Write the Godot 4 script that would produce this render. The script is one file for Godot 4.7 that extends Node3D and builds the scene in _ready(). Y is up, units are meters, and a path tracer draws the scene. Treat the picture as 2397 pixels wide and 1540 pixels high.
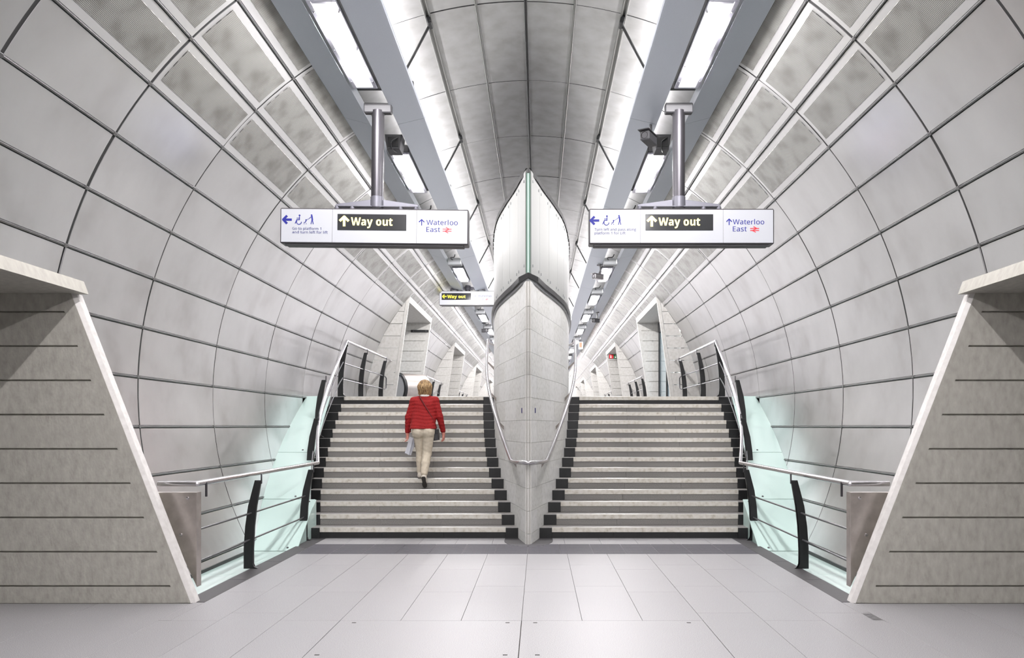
extends Node3D
# An underground concourse: a metal-clad tunnel, twin stairs round a concrete prow.
# Metres, y up; "d" is the distance ahead of the camera (z = -d), the tunnel axis is x = 0.
const R := 4.42          # inner radius of the cladding
const AX := 2.124        # height of the tunnel axis
const RISE := 0.165
const GO := 0.311
const D0 := 11.69        # first riser
const STEP_A := 7.35     # degrees between two rails
const TOP := 2.31        # upper floor level
const NEAR_PIER := 7.39
const GLASS_TOP := 5.415    # head of the glass above the prow
var M := {}
var taken := {}
var rng := RandomNumberGenerator.new()

# ------------------------------------------------------------------ nodes
func numbered(called: String) -> String:
	if not taken.has(called):
		taken[called] = 0
		return called
	taken[called] += 1
	return "%s_%03d" % [called, taken[called]]

func thing(called: String, label: String, category: String, at := Vector3.ZERO, group := "") -> Node3D:
	var o := Node3D.new()
	o.name = numbered(called)
	add_child(o)
	o.position = at
	o.set_meta("label", label)
	o.set_meta("category", category)
	if group != "":
		o.set_meta("group", group)
	return o

func structure(called: String) -> Node3D:
	var o := Node3D.new()
	o.name = called
	add_child(o)
	o.set_meta("kind", "structure")
	return o

func part(called: String, shape, mat: Material, parent: Node, at := Vector3.ZERO) -> MeshInstance3D:
	var o := MeshInstance3D.new()
	o.name = called
	if shape is SurfaceTool:
		o.mesh = shape.commit()
	else:
		o.mesh = shape
	o.material_override = mat
	o.position = at
	o.cast_shadow = GeometryInstance3D.SHADOW_CASTING_SETTING_ON
	parent.add_child(o, true)
	return o

func copy(o: Node3D, at: Vector3) -> Node3D:
	var c: Node3D = o.duplicate()
	c.name = numbered(String(o.name).trim_suffix("_000"))
	add_child(c)
	c.position = at
	return c

# ------------------------------------------------------------------ shapes
func begin() -> SurfaceTool:
	var s := SurfaceTool.new()
	s.begin(Mesh.PRIMITIVE_TRIANGLES)
	s.set_smooth_group(-1)
	return s

func quad(s: SurfaceTool, a: Vector3, b: Vector3, c: Vector3, d: Vector3) -> void:
	var n := (c - a).cross(b - a)
	if n.length_squared() < 1e-16:
		n = (d - a).cross(c - a)
	n = n.normalized()
	s.set_normal(n)
	for v in [a, b, c, a, c, d]:
		s.set_uv(Vector2(v.x + v.z, v.y))
		s.add_vertex(v)

func tri(s: SurfaceTool, a: Vector3, b: Vector3, c: Vector3) -> void:
	s.set_normal((c - a).cross(b - a).normalized())
	for v in [a, b, c]:
		s.set_uv(Vector2(v.x + v.z, v.y))
		s.add_vertex(v)

# a convex or concave outline in a plane, pushed along `along`; `bev` chamfers the front edge
func prism(s: SurfaceTool, outline: PackedVector2Array, xf: Transform3D, depth: float, bev := 0.0) -> void:
	var pts := outline
	if Geometry2D.is_polygon_clockwise(pts):
		pts = pts.duplicate()
		pts.reverse()
	var face := pts
	if bev > 0.0:
		var got := Geometry2D.offset_polygon(pts, -bev, Geometry2D.JOIN_MITER)
		if got.size() == 1 and got[0].size() == pts.size():
			# match the start vertices
			var g: PackedVector2Array = got[0]
			if Geometry2D.is_polygon_clockwise(g):
				g.reverse()
			var best := 0
			var bd := 1e9
			for i in g.size():
				if g[i].distance_to(pts[0]) < bd:
					bd = g[i].distance_to(pts[0])
					best = i
			face = PackedVector2Array()
			for i in g.size():
				face.append(g[(best + i) % g.size()])
		else:
			bev = 0.0
	var n := pts.size()
	var zf := 0.0
	for i in n:
		var j := (i + 1) % n
		var a := xf * Vector3(pts[i].x, pts[i].y, zf - bev)
		var b := xf * Vector3(pts[j].x, pts[j].y, zf - bev)
		quad(s, a, xf * Vector3(pts[i].x, pts[i].y, -depth), xf * Vector3(pts[j].x, pts[j].y, -depth), b)
		if bev > 0.0:
			quad(s, xf * Vector3(face[i].x, face[i].y, 0), a, b, xf * Vector3(face[j].x, face[j].y, 0))
	var t := Geometry2D.triangulate_polygon(face)
	for i in range(0, t.size(), 3):
		tri(s, xf * Vector3(face[t[i]].x, face[t[i]].y, 0), xf * Vector3(face[t[i + 2]].x, face[t[i + 2]].y, 0), xf * Vector3(face[t[i + 1]].x, face[t[i + 1]].y, 0))
	t = Geometry2D.triangulate_polygon(pts)
	for i in range(0, t.size(), 3):
		tri(s, xf * Vector3(pts[t[i]].x, pts[t[i]].y, -depth), xf * Vector3(pts[t[i + 1]].x, pts[t[i + 1]].y, -depth), xf * Vector3(pts[t[i + 2]].x, pts[t[i + 2]].y, -depth))

func poly(a: Array) -> PackedVector2Array:
	var p := PackedVector2Array()
	for v in a:
		p.append(Vector2(v[0], v[1]))
	return p

# box with chamfered edges, centre c, full size
func box(s: SurfaceTool, c: Vector3, size: Vector3, bev := 0.0, basis := Basis.IDENTITY) -> void:
	var h := size * 0.5
	var b := minf(bev, minf(h.x, minf(h.y, h.z)) * 0.9)
	var axes := [Vector3.RIGHT, Vector3.UP, Vector3.BACK]
	for i in 3:
		var u: Vector3 = axes[(i + 1) % 3]
		var v: Vector3 = axes[(i + 2) % 3]
		var w: Vector3 = axes[i]
		var hu: float = h[(i + 1) % 3] - b
		var hv: float = h[(i + 2) % 3] - b
		var hw: float = h[i]
		for sg in [-1.0, 1.0]:
			var p: Array[Vector3] = []
			for k in [[-1, -1], [1, -1], [1, 1], [-1, 1]]:
				p.append(c + basis * (w * hw * sg + u * hu * k[0] + v * hv * k[1]))
			if sg > 0:
				quad(s, p[0], p[3], p[2], p[1])
			else:
				quad(s, p[0], p[1], p[2], p[3])
		if b > 0.0:
			# the four edges along axis i
			for su in [-1.0, 1.0]:
				for sv in [-1.0, 1.0]:
					var e0: Vector3 = u * h[(i + 1) % 3] * su + v * hv * sv
					var e1: Vector3 = u * hu * su + v * h[(i + 2) % 3] * sv
					var l := w * (hw - b)
					var q: Array[Vector3] = [c + basis * (e0 - l), c + basis * (e1 - l), c + basis * (e1 + l), c + basis * (e0 + l)]
					if su * sv > 0:
						quad(s, q[0], q[3], q[2], q[1])
					else:
						quad(s, q[0], q[1], q[2], q[3])
	if b > 0.0:
		for sx in [-1.0, 1.0]:
			for sy in [-1.0, 1.0]:
				for sz in [-1.0, 1.0]:
					var a := c + basis * Vector3(h.x * sx, (h.y - b) * sy, (h.z - b) * sz)
					var d := c + basis * Vector3((h.x - b) * sx, h.y * sy, (h.z - b) * sz)
					var e := c + basis * Vector3((h.x - b) * sx, (h.y - b) * sy, h.z * sz)
					if sx * sy * sz > 0:
						tri(s, a, e, d)
					else:
						tri(s, a, d, e)

func boxed(c: Vector3, size: Vector3, bev := 0.0, basis := Basis.IDENTITY) -> SurfaceTool:
	var s := begin()
	box(s, c, size, bev, basis)
	return s

# a round bar along a path, closed at both ends
func tube(s: SurfaceTool, path: Array, r: float, n := 12, r_end := -1.0) -> void:
	var m := path.size()
	var rings := []
	var norms := []
	var up := Vector3.UP
	var t0: Vector3 = (path[1] - path[0]).normalized()
	if absf(t0.dot(up)) > 0.9:
		up = Vector3.RIGHT
	var u := t0.cross(up).normalized()
	for i in m:
		var t: Vector3
		if i == 0:
			t = (path[1] - path[0]).normalized()
		elif i == m - 1:
			t = (path[i] - path[i - 1]).normalized()
		else:
			t = ((path[i] - path[i - 1]).normalized() + (path[i + 1] - path[i]).normalized()).normalized()
		u = (u - t * u.dot(t)).normalized()
		var v := t.cross(u)
		var rr: float = r if r_end < 0.0 else lerpf(r, r_end, float(i) / (m - 1))
		var stretch := 1.0
		if i > 0 and i < m - 1:
			stretch = 1.0 / maxf(0.6, t.dot((path[i + 1] - path[i]).normalized()))
		var ring := []
		var nr := []
		for k in n:
			var a := TAU * k / n
			var dir := u * cos(a) + v * sin(a)
			nr.append(dir)
			ring.append(path[i] + dir * rr * stretch)
		rings.append(ring)
		norms.append(nr)
	for i in m - 1:
		for k in n:
			var l := (k + 1) % n
			var idx := [[i, k], [i + 1, k], [i + 1, l], [i, k], [i + 1, l], [i, l]]
			for q in idx:
				s.set_normal(norms[q[0]][q[1]])
				s.set_uv(Vector2(float(q[1]) / n, q[0]))
				s.add_vertex(rings[q[0]][q[1]])
	for e in [0, m - 1]:
		for k in n:
			var l := (k + 1) % n
			if e == 0:
				tri(s, path[e], rings[e][k], rings[e][l])
			else:
				tri(s, path[e], rings[e][l], rings[e][k])

func tubed(path: Array, r: float, n := 12) -> SurfaceTool:
	var s := begin()
	tube(s, path, r, n)
	return s

# turned shape about the local y axis
func lathe(s: SurfaceTool, prof: Array, xf: Transform3D, n := 24) -> void:
	for i in prof.size() - 1:
		var p: Vector2 = prof[i]
		var q: Vector2 = prof[i + 1]
		var e := q - p
		var nn := Vector2(e.y, -e.x).normalized()
		for k in n:
			var a := TAU * k / n
			var b := TAU * (k + 1) / n
			var list := [[p, a], [q, b], [q, a], [p, a], [p, b], [q, b]]
			for v in list:
				s.set_normal(xf.basis * Vector3(nn.x * cos(v[1]), nn.y, nn.x * sin(v[1])))
				s.set_uv(Vector2(v[1], v[0].y))
				s.add_vertex(xf * Vector3(v[0].x * cos(v[1]), v[0].y, v[0].x * sin(v[1])))

func smooth_path(pts: Array, per := 6) -> Array:
	var out := []
	for i in pts.size() - 1:
		var p0: Vector3 = pts[maxi(i - 1, 0)]
		var p1: Vector3 = pts[i]
		var p2: Vector3 = pts[i + 1]
		var p3: Vector3 = pts[mini(i + 2, pts.size() - 1)]
		for k in per:
			out.append(p1.cubic_interpolate(p2, p0, p3, float(k) / per))
	out.append(pts[-1])
	return out

# value from a table of [key, value] pairs
func table(t: Array, x: float) -> float:
	if x <= t[0][0]:
		return t[0][1]
	for i in t.size() - 1:
		if x <= t[i + 1][0]:
			var k: float = (x - t[i][0]) / (t[i + 1][0] - t[i][0])
			var a: float = t[maxi(i - 1, 0)][1]
			var b: float = t[i][1]
			var c: float = t[i + 1][1]
			var e: float = t[mini(i + 2, t.size() - 1)][1]
			return cubic_interpolate(b, c, a, e, k) if i > 0 else lerpf(b, c, k)
	return t[-1][1]

# ------------------------------------------------------------------ materials
func plain(c: Color, rough := 0.6, metal := 0.0) -> StandardMaterial3D:
	var m := StandardMaterial3D.new()
	m.albedo_color = c
	m.roughness = rough
	m.metallic = metal
	return m

func noise_tex(freq: float, stops: Array, size := 512, seed_ := 1, type := FastNoiseLite.TYPE_SIMPLEX_SMOOTH, oct := 4, as_normal := false, bump := 4.0) -> NoiseTexture2D:
	var n := FastNoiseLite.new()
	n.noise_type = type
	n.frequency = freq
	n.seed = seed_
	n.fractal_octaves = oct
	var t := NoiseTexture2D.new()
	t.width = size
	t.height = size
	t.seamless = true
	t.noise = n
	if as_normal:
		t.as_normal_map = true
		t.bump_strength = bump
	else:
		var g := Gradient.new()
		var offs := PackedFloat32Array()
		var cols := PackedColorArray()
		for st in stops:
			offs.append(st[0])
			cols.append(st[1])
		g.offsets = offs
		g.colors = cols
		t.color_ramp = g
	return t

func grained(freq: float, stops: Array, rough: float, scale: float, metal := 0.0, size := 512, seed_ := 1, oct := 4) -> StandardMaterial3D:
	var m := plain(Color.WHITE, rough, metal)
	m.albedo_texture = noise_tex(freq, stops, size, seed_, FastNoiseLite.TYPE_SIMPLEX_SMOOTH, oct)
	m.uv1_triplanar = true
	m.uv1_world_triplanar = true
	m.uv1_scale = Vector3.ONE * scale
	return m

func g(v: float, warm := 0.0) -> Color:
	return Color(v + warm, v, v - warm)

func add_normal(m: StandardMaterial3D, freq: float, strength: float, seed_ := 5, oct := 2, bump := 4.0) -> void:
	m.normal_enabled = true
	m.normal_texture = noise_tex(freq, [], 512, seed_, FastNoiseLite.TYPE_SIMPLEX_SMOOTH, oct, true, bump)
	m.normal_scale = strength

func make_materials() -> void:
	# brushed, slightly uneven metal of the cladding
	var i := 0
	for v in [0.83, 0.815, 0.845]:
		var m := grained(0.006, [[0.0, Color(v - 0.075, v - 0.08, v - 0.08)], [0.45, Color(v, v, v + 0.004)], [1.0, Color(v + 0.04, v + 0.04, v + 0.045)]], 0.28, 0.3, 1.0, 512, 11 + i, 5)
		add_normal(m, 0.003, 0.05, 30 + i, 1, 3.0)
		M["metal%d" % i] = m
		i += 1
	M.ceiling_metal = grained(0.01, [[0.0, Color(0.72, 0.72, 0.71)], [0.5, Color(0.78, 0.78, 0.775)], [1.0, Color(0.82, 0.82, 0.82)]], 0.36, 0.6, 0.85, 512, 21, 5)
	add_normal(M.ceiling_metal, 0.004, 0.08, 41, 1, 3.0)
	M.frame_metal = plain(Color(0.76, 0.76, 0.76), 0.38, 0.85)
	# perforated sheet: rows of small round holes punched in the metal
	var img := Image.create(128, 128, false, Image.FORMAT_RGB8)
	img.fill(Color(0.84, 0.84, 0.83))
	for cy in 8:
		for cx in 8:
			for y in 16:
				for x in 16:
					if Vector2(x - 7.5, y - 7.5).length() < 5.0:
						img.set_pixel(cx * 16 + x, cy * 16 + y, Color(0.30, 0.30, 0.30))
	img.generate_mipmaps()
	var perf := plain(Color(0.84, 0.84, 0.83), 0.42, 0.85)
	perf.albedo_texture = ImageTexture.create_from_image(img)
	perf.detail_enabled = true
	perf.detail_blend_mode = BaseMaterial3D.BLEND_MODE_MUL
	perf.detail_albedo = noise_tex(0.012, [[0.0, Color(0.74, 0.73, 0.72)], [0.5, Color(0.93, 0.93, 0.93)], [1.0, Color(1, 1, 1)]], 512, 77, FastNoiseLite.TYPE_SIMPLEX_SMOOTH, 5)
	perf.detail_uv_layer = BaseMaterial3D.DETAIL_UV_2
	M.perforated = perf
	M.gasket = plain(Color(0.05, 0.05, 0.05), 0.8)
	M.rail = plain(Color(0.42, 0.42, 0.42), 0.35, 0.9)
	M.rib = plain(Color(0.52, 0.52, 0.51), 0.3, 0.85)
	M.rib_dark = plain(Color(0.2, 0.2, 0.2), 0.45, 0.6)
	M.lining = plain(Color(0.025, 0.025, 0.025), 0.9)
	M.black = plain(Color(0.085, 0.09, 0.095), 0.5)
	M.black_metal = plain(Color(0.10, 0.105, 0.11), 0.38, 0.2)
	M.dark_box = plain(Color(0.23, 0.23, 0.24), 0.5)
	M.mid_box = plain(Color(0.52, 0.53, 0.54), 0.5)
	M.beam = grained(0.3, [[0.0, Color(0.70, 0.725, 0.76)], [1.0, Color(0.74, 0.765, 0.80)]], 0.4, 1.0, 0.3, 256, 8, 2)
	M.steel = plain(Color(0.80, 0.79, 0.80), 0.2, 0.95)
	M.steel_plate = grained(0.02, [[0.0, Color(0.70, 0.67, 0.65)], [1.0, Color(0.80, 0.77, 0.75)]], 0.36, 1.2, 0.9, 256, 6, 4)
	M.grey_rail = plain(Color(0.38, 0.38, 0.39), 0.35, 0.7)
	M.pole = plain(Color(0.30, 0.295, 0.31), 0.4, 0.8)
	M.bracket = plain(Color(0.40, 0.40, 0.43), 0.45, 0.5)
	# concretes
	M.concrete = grained(0.02, [[0.0, Color(0.575, 0.565, 0.535)], [0.4, Color(0.63, 0.62, 0.59)], [0.65, Color(0.65, 0.64, 0.61)], [1.0, Color(0.69, 0.68, 0.65)]], 0.85, 0.35, 0.0, 1024, 3, 6)
	M.concrete.uv1_scale = Vector3(0.6, 0.28, 0.6)
	add_normal(M.concrete, 0.12, 0.15, 15, 4, 3.0)
	M.concrete_edge = grained(0.03, [[0.0, Color(0.68, 0.665, 0.655)], [0.5, Color(0.74, 0.73, 0.72)], [1.0, Color(0.79, 0.78, 0.77)]], 0.7, 0.8, 0.0, 512, 4, 5)
	M.concrete_pale = grained(0.015, [[0.0, Color(0.68, 0.67, 0.65)], [0.4, Color(0.725, 0.72, 0.70)], [1.0, Color(0.765, 0.76, 0.745)]], 0.72, 0.6, 0.0, 1024, 5, 6)
	M.prow0 = grained(0.015, [[0.0, Color(0.69, 0.69, 0.675)], [0.4, Color(0.80, 0.80, 0.79)], [1.0, Color(0.84, 0.84, 0.835)]], 0.4, 0.5, 0.0, 1024, 6, 6)
	M.prow1 = grained(0.02, [[0.0, Color(0.67, 0.67, 0.65)], [0.45, Color(0.785, 0.785, 0.77)], [1.0, Color(0.83, 0.83, 0.82)]], 0.4, 0.6, 0.0, 1024, 7, 6)
	M.prow_nose = grained(0.25, [[0.2, Color(0.70, 0.69, 0.67)], [0.6, Color(0.83, 0.825, 0.81)]], 0.6, 1.0, 0.0, 512, 9, 3)
	# floors
	M.floor0 = grained(0.16, [[0.0, Color(0.28, 0.275, 0.275)], [0.40, Color(0.515, 0.51, 0.515)], [0.6, Color(0.575, 0.57, 0.575)], [1.0, Color(0.84, 0.84, 0.84)]], 0.46, 1.0, 0.0, 1024, 2, 3)
	M.floor1 = grained(0.16, [[0.0, Color(0.27, 0.265, 0.265)], [0.40, Color(0.505, 0.50, 0.505)], [0.6, Color(0.565, 0.56, 0.565)], [1.0, Color(0.83, 0.83, 0.83)]], 0.46, 1.0, 0.0, 1024, 19, 3)
	M.joint = plain(Color(0.22, 0.21, 0.20), 0.9)
	M.kerb = grained(0.2, [[0.0, Color(0.14, 0.135, 0.14)], [1.0, Color(0.25, 0.24, 0.245)]], 0.55, 1.0, 0.0, 512, 22, 3)
	M.tactile = grained(0.2, [[0.0, Color(0.28, 0.275, 0.295)], [1.0, Color(0.39, 0.385, 0.41)]], 0.45, 1.0, 0.0, 512, 23, 3)
	M.granite = grained(0.22, [[0.0, Color(0.28, 0.275, 0.265)], [0.5, Color(0.48, 0.47, 0.46)], [1.0, Color(0.68, 0.67, 0.65)]], 0.55, 1.0, 0.0, 512, 24, 3)
	M.nosing = grained(0.03, [[0.0, Color(0.60, 0.57, 0.51)], [0.25, Color(0.74, 0.72, 0.675)], [0.5, Color(0.79, 0.775, 0.74)], [1.0, Color(0.83, 0.82, 0.795)]], 0.5, 0.35, 0.0, 1024, 25, 6)
	M.edge_strip = plain(Color(0.72, 0.72, 0.71), 0.3, 0.6)
	M.mint = plain(Color(0.71, 0.80, 0.775), 0.16)
	M.mint.clearcoat_enabled = true
	M.mint.clearcoat = 0.6
	M.frit = grained(0.35, [[0.0, Color(0.44, 0.445, 0.44)], [0.5, Color(0.53, 0.535, 0.525)], [1.0, Color(0.62, 0.62, 0.61)]], 0.7, 1.4, 0.0, 512, 26, 2)
	M.green_glass = plain(Color(0.16, 0.44, 0.34), 0.1)
	M.green_glass.emission_enabled = false
	M.pale_glass = plain(Color(0.68, 0.74, 0.72), 0.2)
	M.cornice = plain(Color(0.12, 0.125, 0.13), 0.4, 0.2)
	M.cornice_pale = plain(Color(0.60, 0.61, 0.62), 0.35, 0.5)
	M.sign_face = plain(Color(0.52, 0.52, 0.53), 0.3)
	M.sign_face.emission_enabled = true
	M.sign_face.emission = Color(0.93, 0.95, 1.0)
	M.sign_face.emission_energy_multiplier = 0.36
	M.sign_frame = plain(Color(0.30, 0.29, 0.30), 0.4, 0.4)
	M.display = plain(Color(0.16, 0.165, 0.17), 0.12)
	M.blue = plain(Color(0.01, 0.05, 0.46), 0.6)
	M.navy = plain(Color(0.05, 0.08, 0.38), 0.5)
	M.red = plain(Color(0.88, 0.13, 0.18), 0.4)
	M.white = plain(Color(0.92, 0.92, 0.92), 0.4)
	M.lettering_yellow = plain(Color(0.98, 0.93, 0.1), 0.4)
	M.lettering_yellow.emission_enabled = true
	M.lettering_yellow.emission = Color(1.0, 0.92, 0.05)
	M.lettering_yellow.emission_energy_multiplier = 0.75
	M.lettering_lit = plain(Color(1.0, 0.97, 0.6), 0.4)
	M.lettering_lit.emission_enabled = true
	M.lettering_lit.emission = Color(1.0, 0.90, 0.26)
	M.lettering_lit.emission_energy_multiplier = 1.25
	M.tube_glow = plain(Color.WHITE, 0.4)
	M.tube_glow.emission_enabled = true
	M.tube_glow.emission = Color(1.0, 0.99, 1.0)
	M.tube_glow.emission_energy_multiplier = 2.2
	M.red_panel = plain(Color(0.72, 0.08, 0.12), 0.5)
	M.green_panel = plain(Color(0.05, 0.40, 0.18), 0.5)
	M.lit_red = plain(Color(1.0, 0.45, 0.35), 0.5)
	M.lit_red.emission_enabled = true
	M.lit_red.emission = Color(1.0, 0.35, 0.22)
	M.lit_red.emission_energy_multiplier = 0.8
	M.lamp_frame = plain(Color(0.62, 0.62, 0.66), 0.35, 0.5)

# ------------------------------------------------------------------ tunnel
# curved slab of the cladding, seen at angle 0 (straight up), from z = 0 to z = -len
func slab(half: float, length: float, gap_a: float, gap_z0: float, gap_z1: float, lift := 0.0, bev := 0.008) -> ArrayMesh:
	var s := SurfaceTool.new()
	s.begin(Mesh.PRIMITIVE_TRIANGLES)
	var rr := R - lift
	var a0 := -half + gap_a / R
	var a1 := half - gap_a / R
	var z0 := -gap_z0
	var z1 := -length + gap_z1
	var n := 5
	for i in n:
		var p := a0 + (a1 - a0) * i / n
		var q := a0 + (a1 - a0) * (i + 1) / n
		var list := [[p, z0], [q, z0], [q, z1], [p, z0], [q, z1], [p, z1]]
		for v in list:
			s.set_normal(Vector3(-sin(v[0]), -cos(v[0]), 0))
			s.set_uv(Vector2(v[0] * R * 10.0, v[1] * 10.0))
			s.set_uv2(Vector2(v[0] * R * 0.35, v[1] * 0.35))
			s.add_vertex(Vector3(sin(v[0]) * rr, cos(v[0]) * rr, v[1]))
	# turned-back edges: a chamfer, then a return
	var rim := []
	for i in n + 1:
		rim.append([a0 + (a1 - a0) * i / n, z0, 0.0, 1.0])
	for i in n + 1:
		rim.append([a1 + (a0 - a1) * i / n, z1, 0.0, -1.0])
	for i in rim.size():
		var u: Array = rim[i]
		var v: Array = rim[(i + 1) % rim.size()]
		var prev := []
		for w in [u, v]:
			var base := Vector3(sin(w[0]) * rr, cos(w[0]) * rr, w[1])
			var da := 0.0
			if absf(w[0] - a0) < 1e-6:
				da = -bev / R
			elif absf(w[0] - a1) < 1e-6:
				da = bev / R
			var dz: float = bev * w[3]
			var mid := Vector3(sin(w[0] + da) * (rr + bev), cos(w[0] + da) * (rr + bev), w[1] + dz)
			var back := Vector3(sin(w[0] + da) * (rr + 0.035), cos(w[0] + da) * (rr + 0.035), w[1] + dz)
			prev.append([base, mid, back])
		quad(s, prev[0][0], prev[0][1], prev[1][1], prev[1][0])
		quad(s, prev[0][1], prev[0][2], prev[1][2], prev[1][1])
	return s.commit()

var slab_cache := {}
func cached_slab(half: float, length: float, ga: float, g0: float, g1: float, lift := 0.0, bev := 0.008) -> ArrayMesh:
	var key := "%.4f %.3f %.3f %.3f %.3f %.3f" % [half, length, ga, g0, g1, lift]
	if not slab_cache.has(key):
		slab_cache[key] = slab(half, length, ga, g0, g1, lift, bev)
	return slab_cache[key]

func ring_gap(d: float) -> float:
	return 0.019 if d < 8.0 else 0.0135

# one panel between two angles (degrees from the crown, left positive) and two depths
func add_panel(wall: Node3D, a_from: float, a_to: float, d0: float, d1: float, perforated: bool, merged: SurfaceTool = null, mat: Material = null) -> void:
	var half := deg_to_rad((a_to - a_from) * 0.5)
	var mid := deg_to_rad((a_to + a_from) * 0.5)
	var basis := Basis(Vector3.BACK, mid)
	basis = basis * Basis(Vector3.RIGHT, rng.randf_range(-0.0012, 0.0012))
	var at := Vector3(0, AX, -d0)
	var mesh := cached_slab(half, d1 - d0, 0.019, ring_gap(d0), ring_gap(d1))
	if merged != null:
		merged.append_from(mesh, 0, Transform3D(basis, at))
		return
	var m: Material = mat
	if m == null:
		m = M["metal%d" % rng.randi_range(0, 2)] if not perforated else M.frame_metal
	var p := part("perforated_panel" if perforated else "panel", mesh, m, wall)
	p.transform = Transform3D(basis, at)
	if perforated:
		var b := 0.075
		var sheet := cached_slab(half, d1 - d0, 0.019 + b, ring_gap(d0) + b * 0.8, ring_gap(d1) + b * 0.8, 0.004, 0.002)
		part("perforated_sheet", sheet, M.perforated, p)

func ring_gasket(wall: Node3D, d: float, a_from: float, a_to: float) -> void:
	var s := begin()
	var w := ring_gap(d) - 0.001
	var n := 30
	for i in n:
		var a := deg_to_rad(lerpf(a_from, a_to, float(i) / n))
		var b := deg_to_rad(lerpf(a_from, a_to, float(i + 1) / n))
		var e := R + 0.003
		var p := Vector3(-sin(a) * e, AX + cos(a) * e, -d)
		var q := Vector3(-sin(b) * e, AX + cos(b) * e, -d)
		var z := Vector3(0, 0, w)
		if a_to > a_from:
			quad(s, p + z, q + z, q - z, p - z)
		else:
			quad(s, p + z, p - z, q - z, q + z)
	part("ring_gasket", s, M.gasket, wall)

func rings() -> Array:
	var r := [-8.4, -6.3, -4.2, -2.1, 0.0, 2.05, 4.1, 5.62, 7.14, 8.77, 10.78, 12.83, 14.88, 16.93, 18.98]
	for i in 5:
		var o := 11.0 * i
		for x in [20.3, 21.6, 23.0, 24.4, 25.6, 27.6, 29.45]:
			if x + o < 65.0:
				r.append(x + o)
	r.append(66.0)
	return r

func in_upper_portal(d: float) -> bool:
	return d > 20.3 and fposmod(d - 20.3, 11.0) < 4.1

func build_wall(called: String, sg: float) -> void:
	var wall := structure(called)
	var rs := rings()
	var far := begin()
	var lining := SurfaceTool.new()
	lining.begin(Mesh.PRIMITIVE_TRIANGLES)
	for i in rs.size() - 1:
		var d0: float = rs[i]
		var d1: float = rs[i + 1]
		var mid := (d0 + d1) * 0.5
		var single := d0 > 3.9 and d0 < 42.0
		var rows := []
		for k in range(4, 17):
			var a0 := k * STEP_A
			var a1 := (k + 1) * STEP_A
			var from := d0
			if k == 16:
				a1 = 119.4
			if mid > 15.6 and k >= 12:
				continue
			if mid > 3.0 and mid < 7.14:
				if k == 10:
					a1 = 77.6
				elif k > 10:
					continue
			if d0 == 7.14 and k >= 10:
				from = 7.5
				if k == 10:
					rows.append([a0, 77.91, d0, d1, k])
					continue
			if in_upper_portal(mid):
				if k == 6:
					a1 = 48.6
				elif k > 6:
					continue
			rows.append([a0, a1, from, d1, k])
		if d0 == 7.14:
			rows.append([77.29, 11 * STEP_A, 7.5, d1, 10])
		for r in rows:
			add_panel(wall, r[0] * sg if sg > 0 else -r[1], r[1] * sg if sg > 0 else -r[0], r[2], r[3], r[4] < 7, null if single else far, M.metal0 if d0 == 7.14 and r[4] == 10 else null)
			for q in 3:
				var b0 := deg_to_rad(lerpf(r[0], r[1], q / 3.0)) * sg
				var b1 := deg_to_rad(lerpf(r[0], r[1], (q + 1) / 3.0)) * sg
				var e := R + 0.045
				var p0 := Vector3(-sin(b0) * e, AX + cos(b0) * e, -r[2])
				var p1 := Vector3(-sin(b1) * e, AX + cos(b1) * e, -r[2])
				var back := Vector3(0, 0, r[2] - r[3])
				if sg > 0:
					quad(lining, p0, p1, p1 + back, p0 + back)
				else:
					quad(lining, p0, p0 + back, p1 + back, p1)
	for i in range(1, rs.size() - 1):
		var d: float = rs[i]
		var hi := 12 if d > 15.6 else 16
		if d > 3.0 and d < 7.4:
			hi = 10
		if in_upper_portal(d) or absf(fposmod(d - 20.3, 11.0)) < 0.01 and d > 19.0:
			hi = 6
		ring_gasket(wall, d, 4 * STEP_A * sg, hi * STEP_A * sg)
	var f := part("far_panels", far, M.metal0, wall)
	f.set_meta("kind", "stuff")
	part("lining", lining, M.lining, wall)
	# rails between the rows
	for k in range(5, 17):
		var runs := [[-8.4, 66.0]]
		if k >= 12:
			runs = [[-8.4, 3.1], [7.5, 15.6]]
		elif k == 11:
			runs = [[-8.4, 3.1], [7.5, 20.3], [24.4, 31.3], [35.4, 42.3], [46.4, 53.3], [57.4, 66.0]]
		elif k >= 7:
			runs = [[-8.4, 20.3], [24.4, 31.3], [35.4, 42.3], [46.4, 53.3], [57.4, 66.0]]
		var a := deg_to_rad(k * STEP_A) * sg
		for run in runs:
			# cut at the rings, as the bars are
			var marks := [run[0]]
			for x in rs:
				if x > run[0] + 0.3 and x < run[1] - 0.3 and x < 33.0 and x > 3.0:
					marks.append(x)
			marks.append(run[1])
			var s := begin()
			for i in marks.size() - 1:
				var l: float = marks[i + 1] - marks[i] - 0.008
				box(s, Vector3(0, R - 0.001, -(marks[i] + marks[i + 1]) * 0.5), Vector3(0.020, 0.026, l), 0.005)
				if i > 0:
					box(s, Vector3(0, R - 0.003, -marks[i] + 0.02), Vector3(0.034, 0.028, 0.05), 0.004)
			var p := part("rail", s, M.rail, wall)
			p.transform = Transform3D(Basis(Vector3.BACK, a), Vector3(0, AX, 0))

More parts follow.
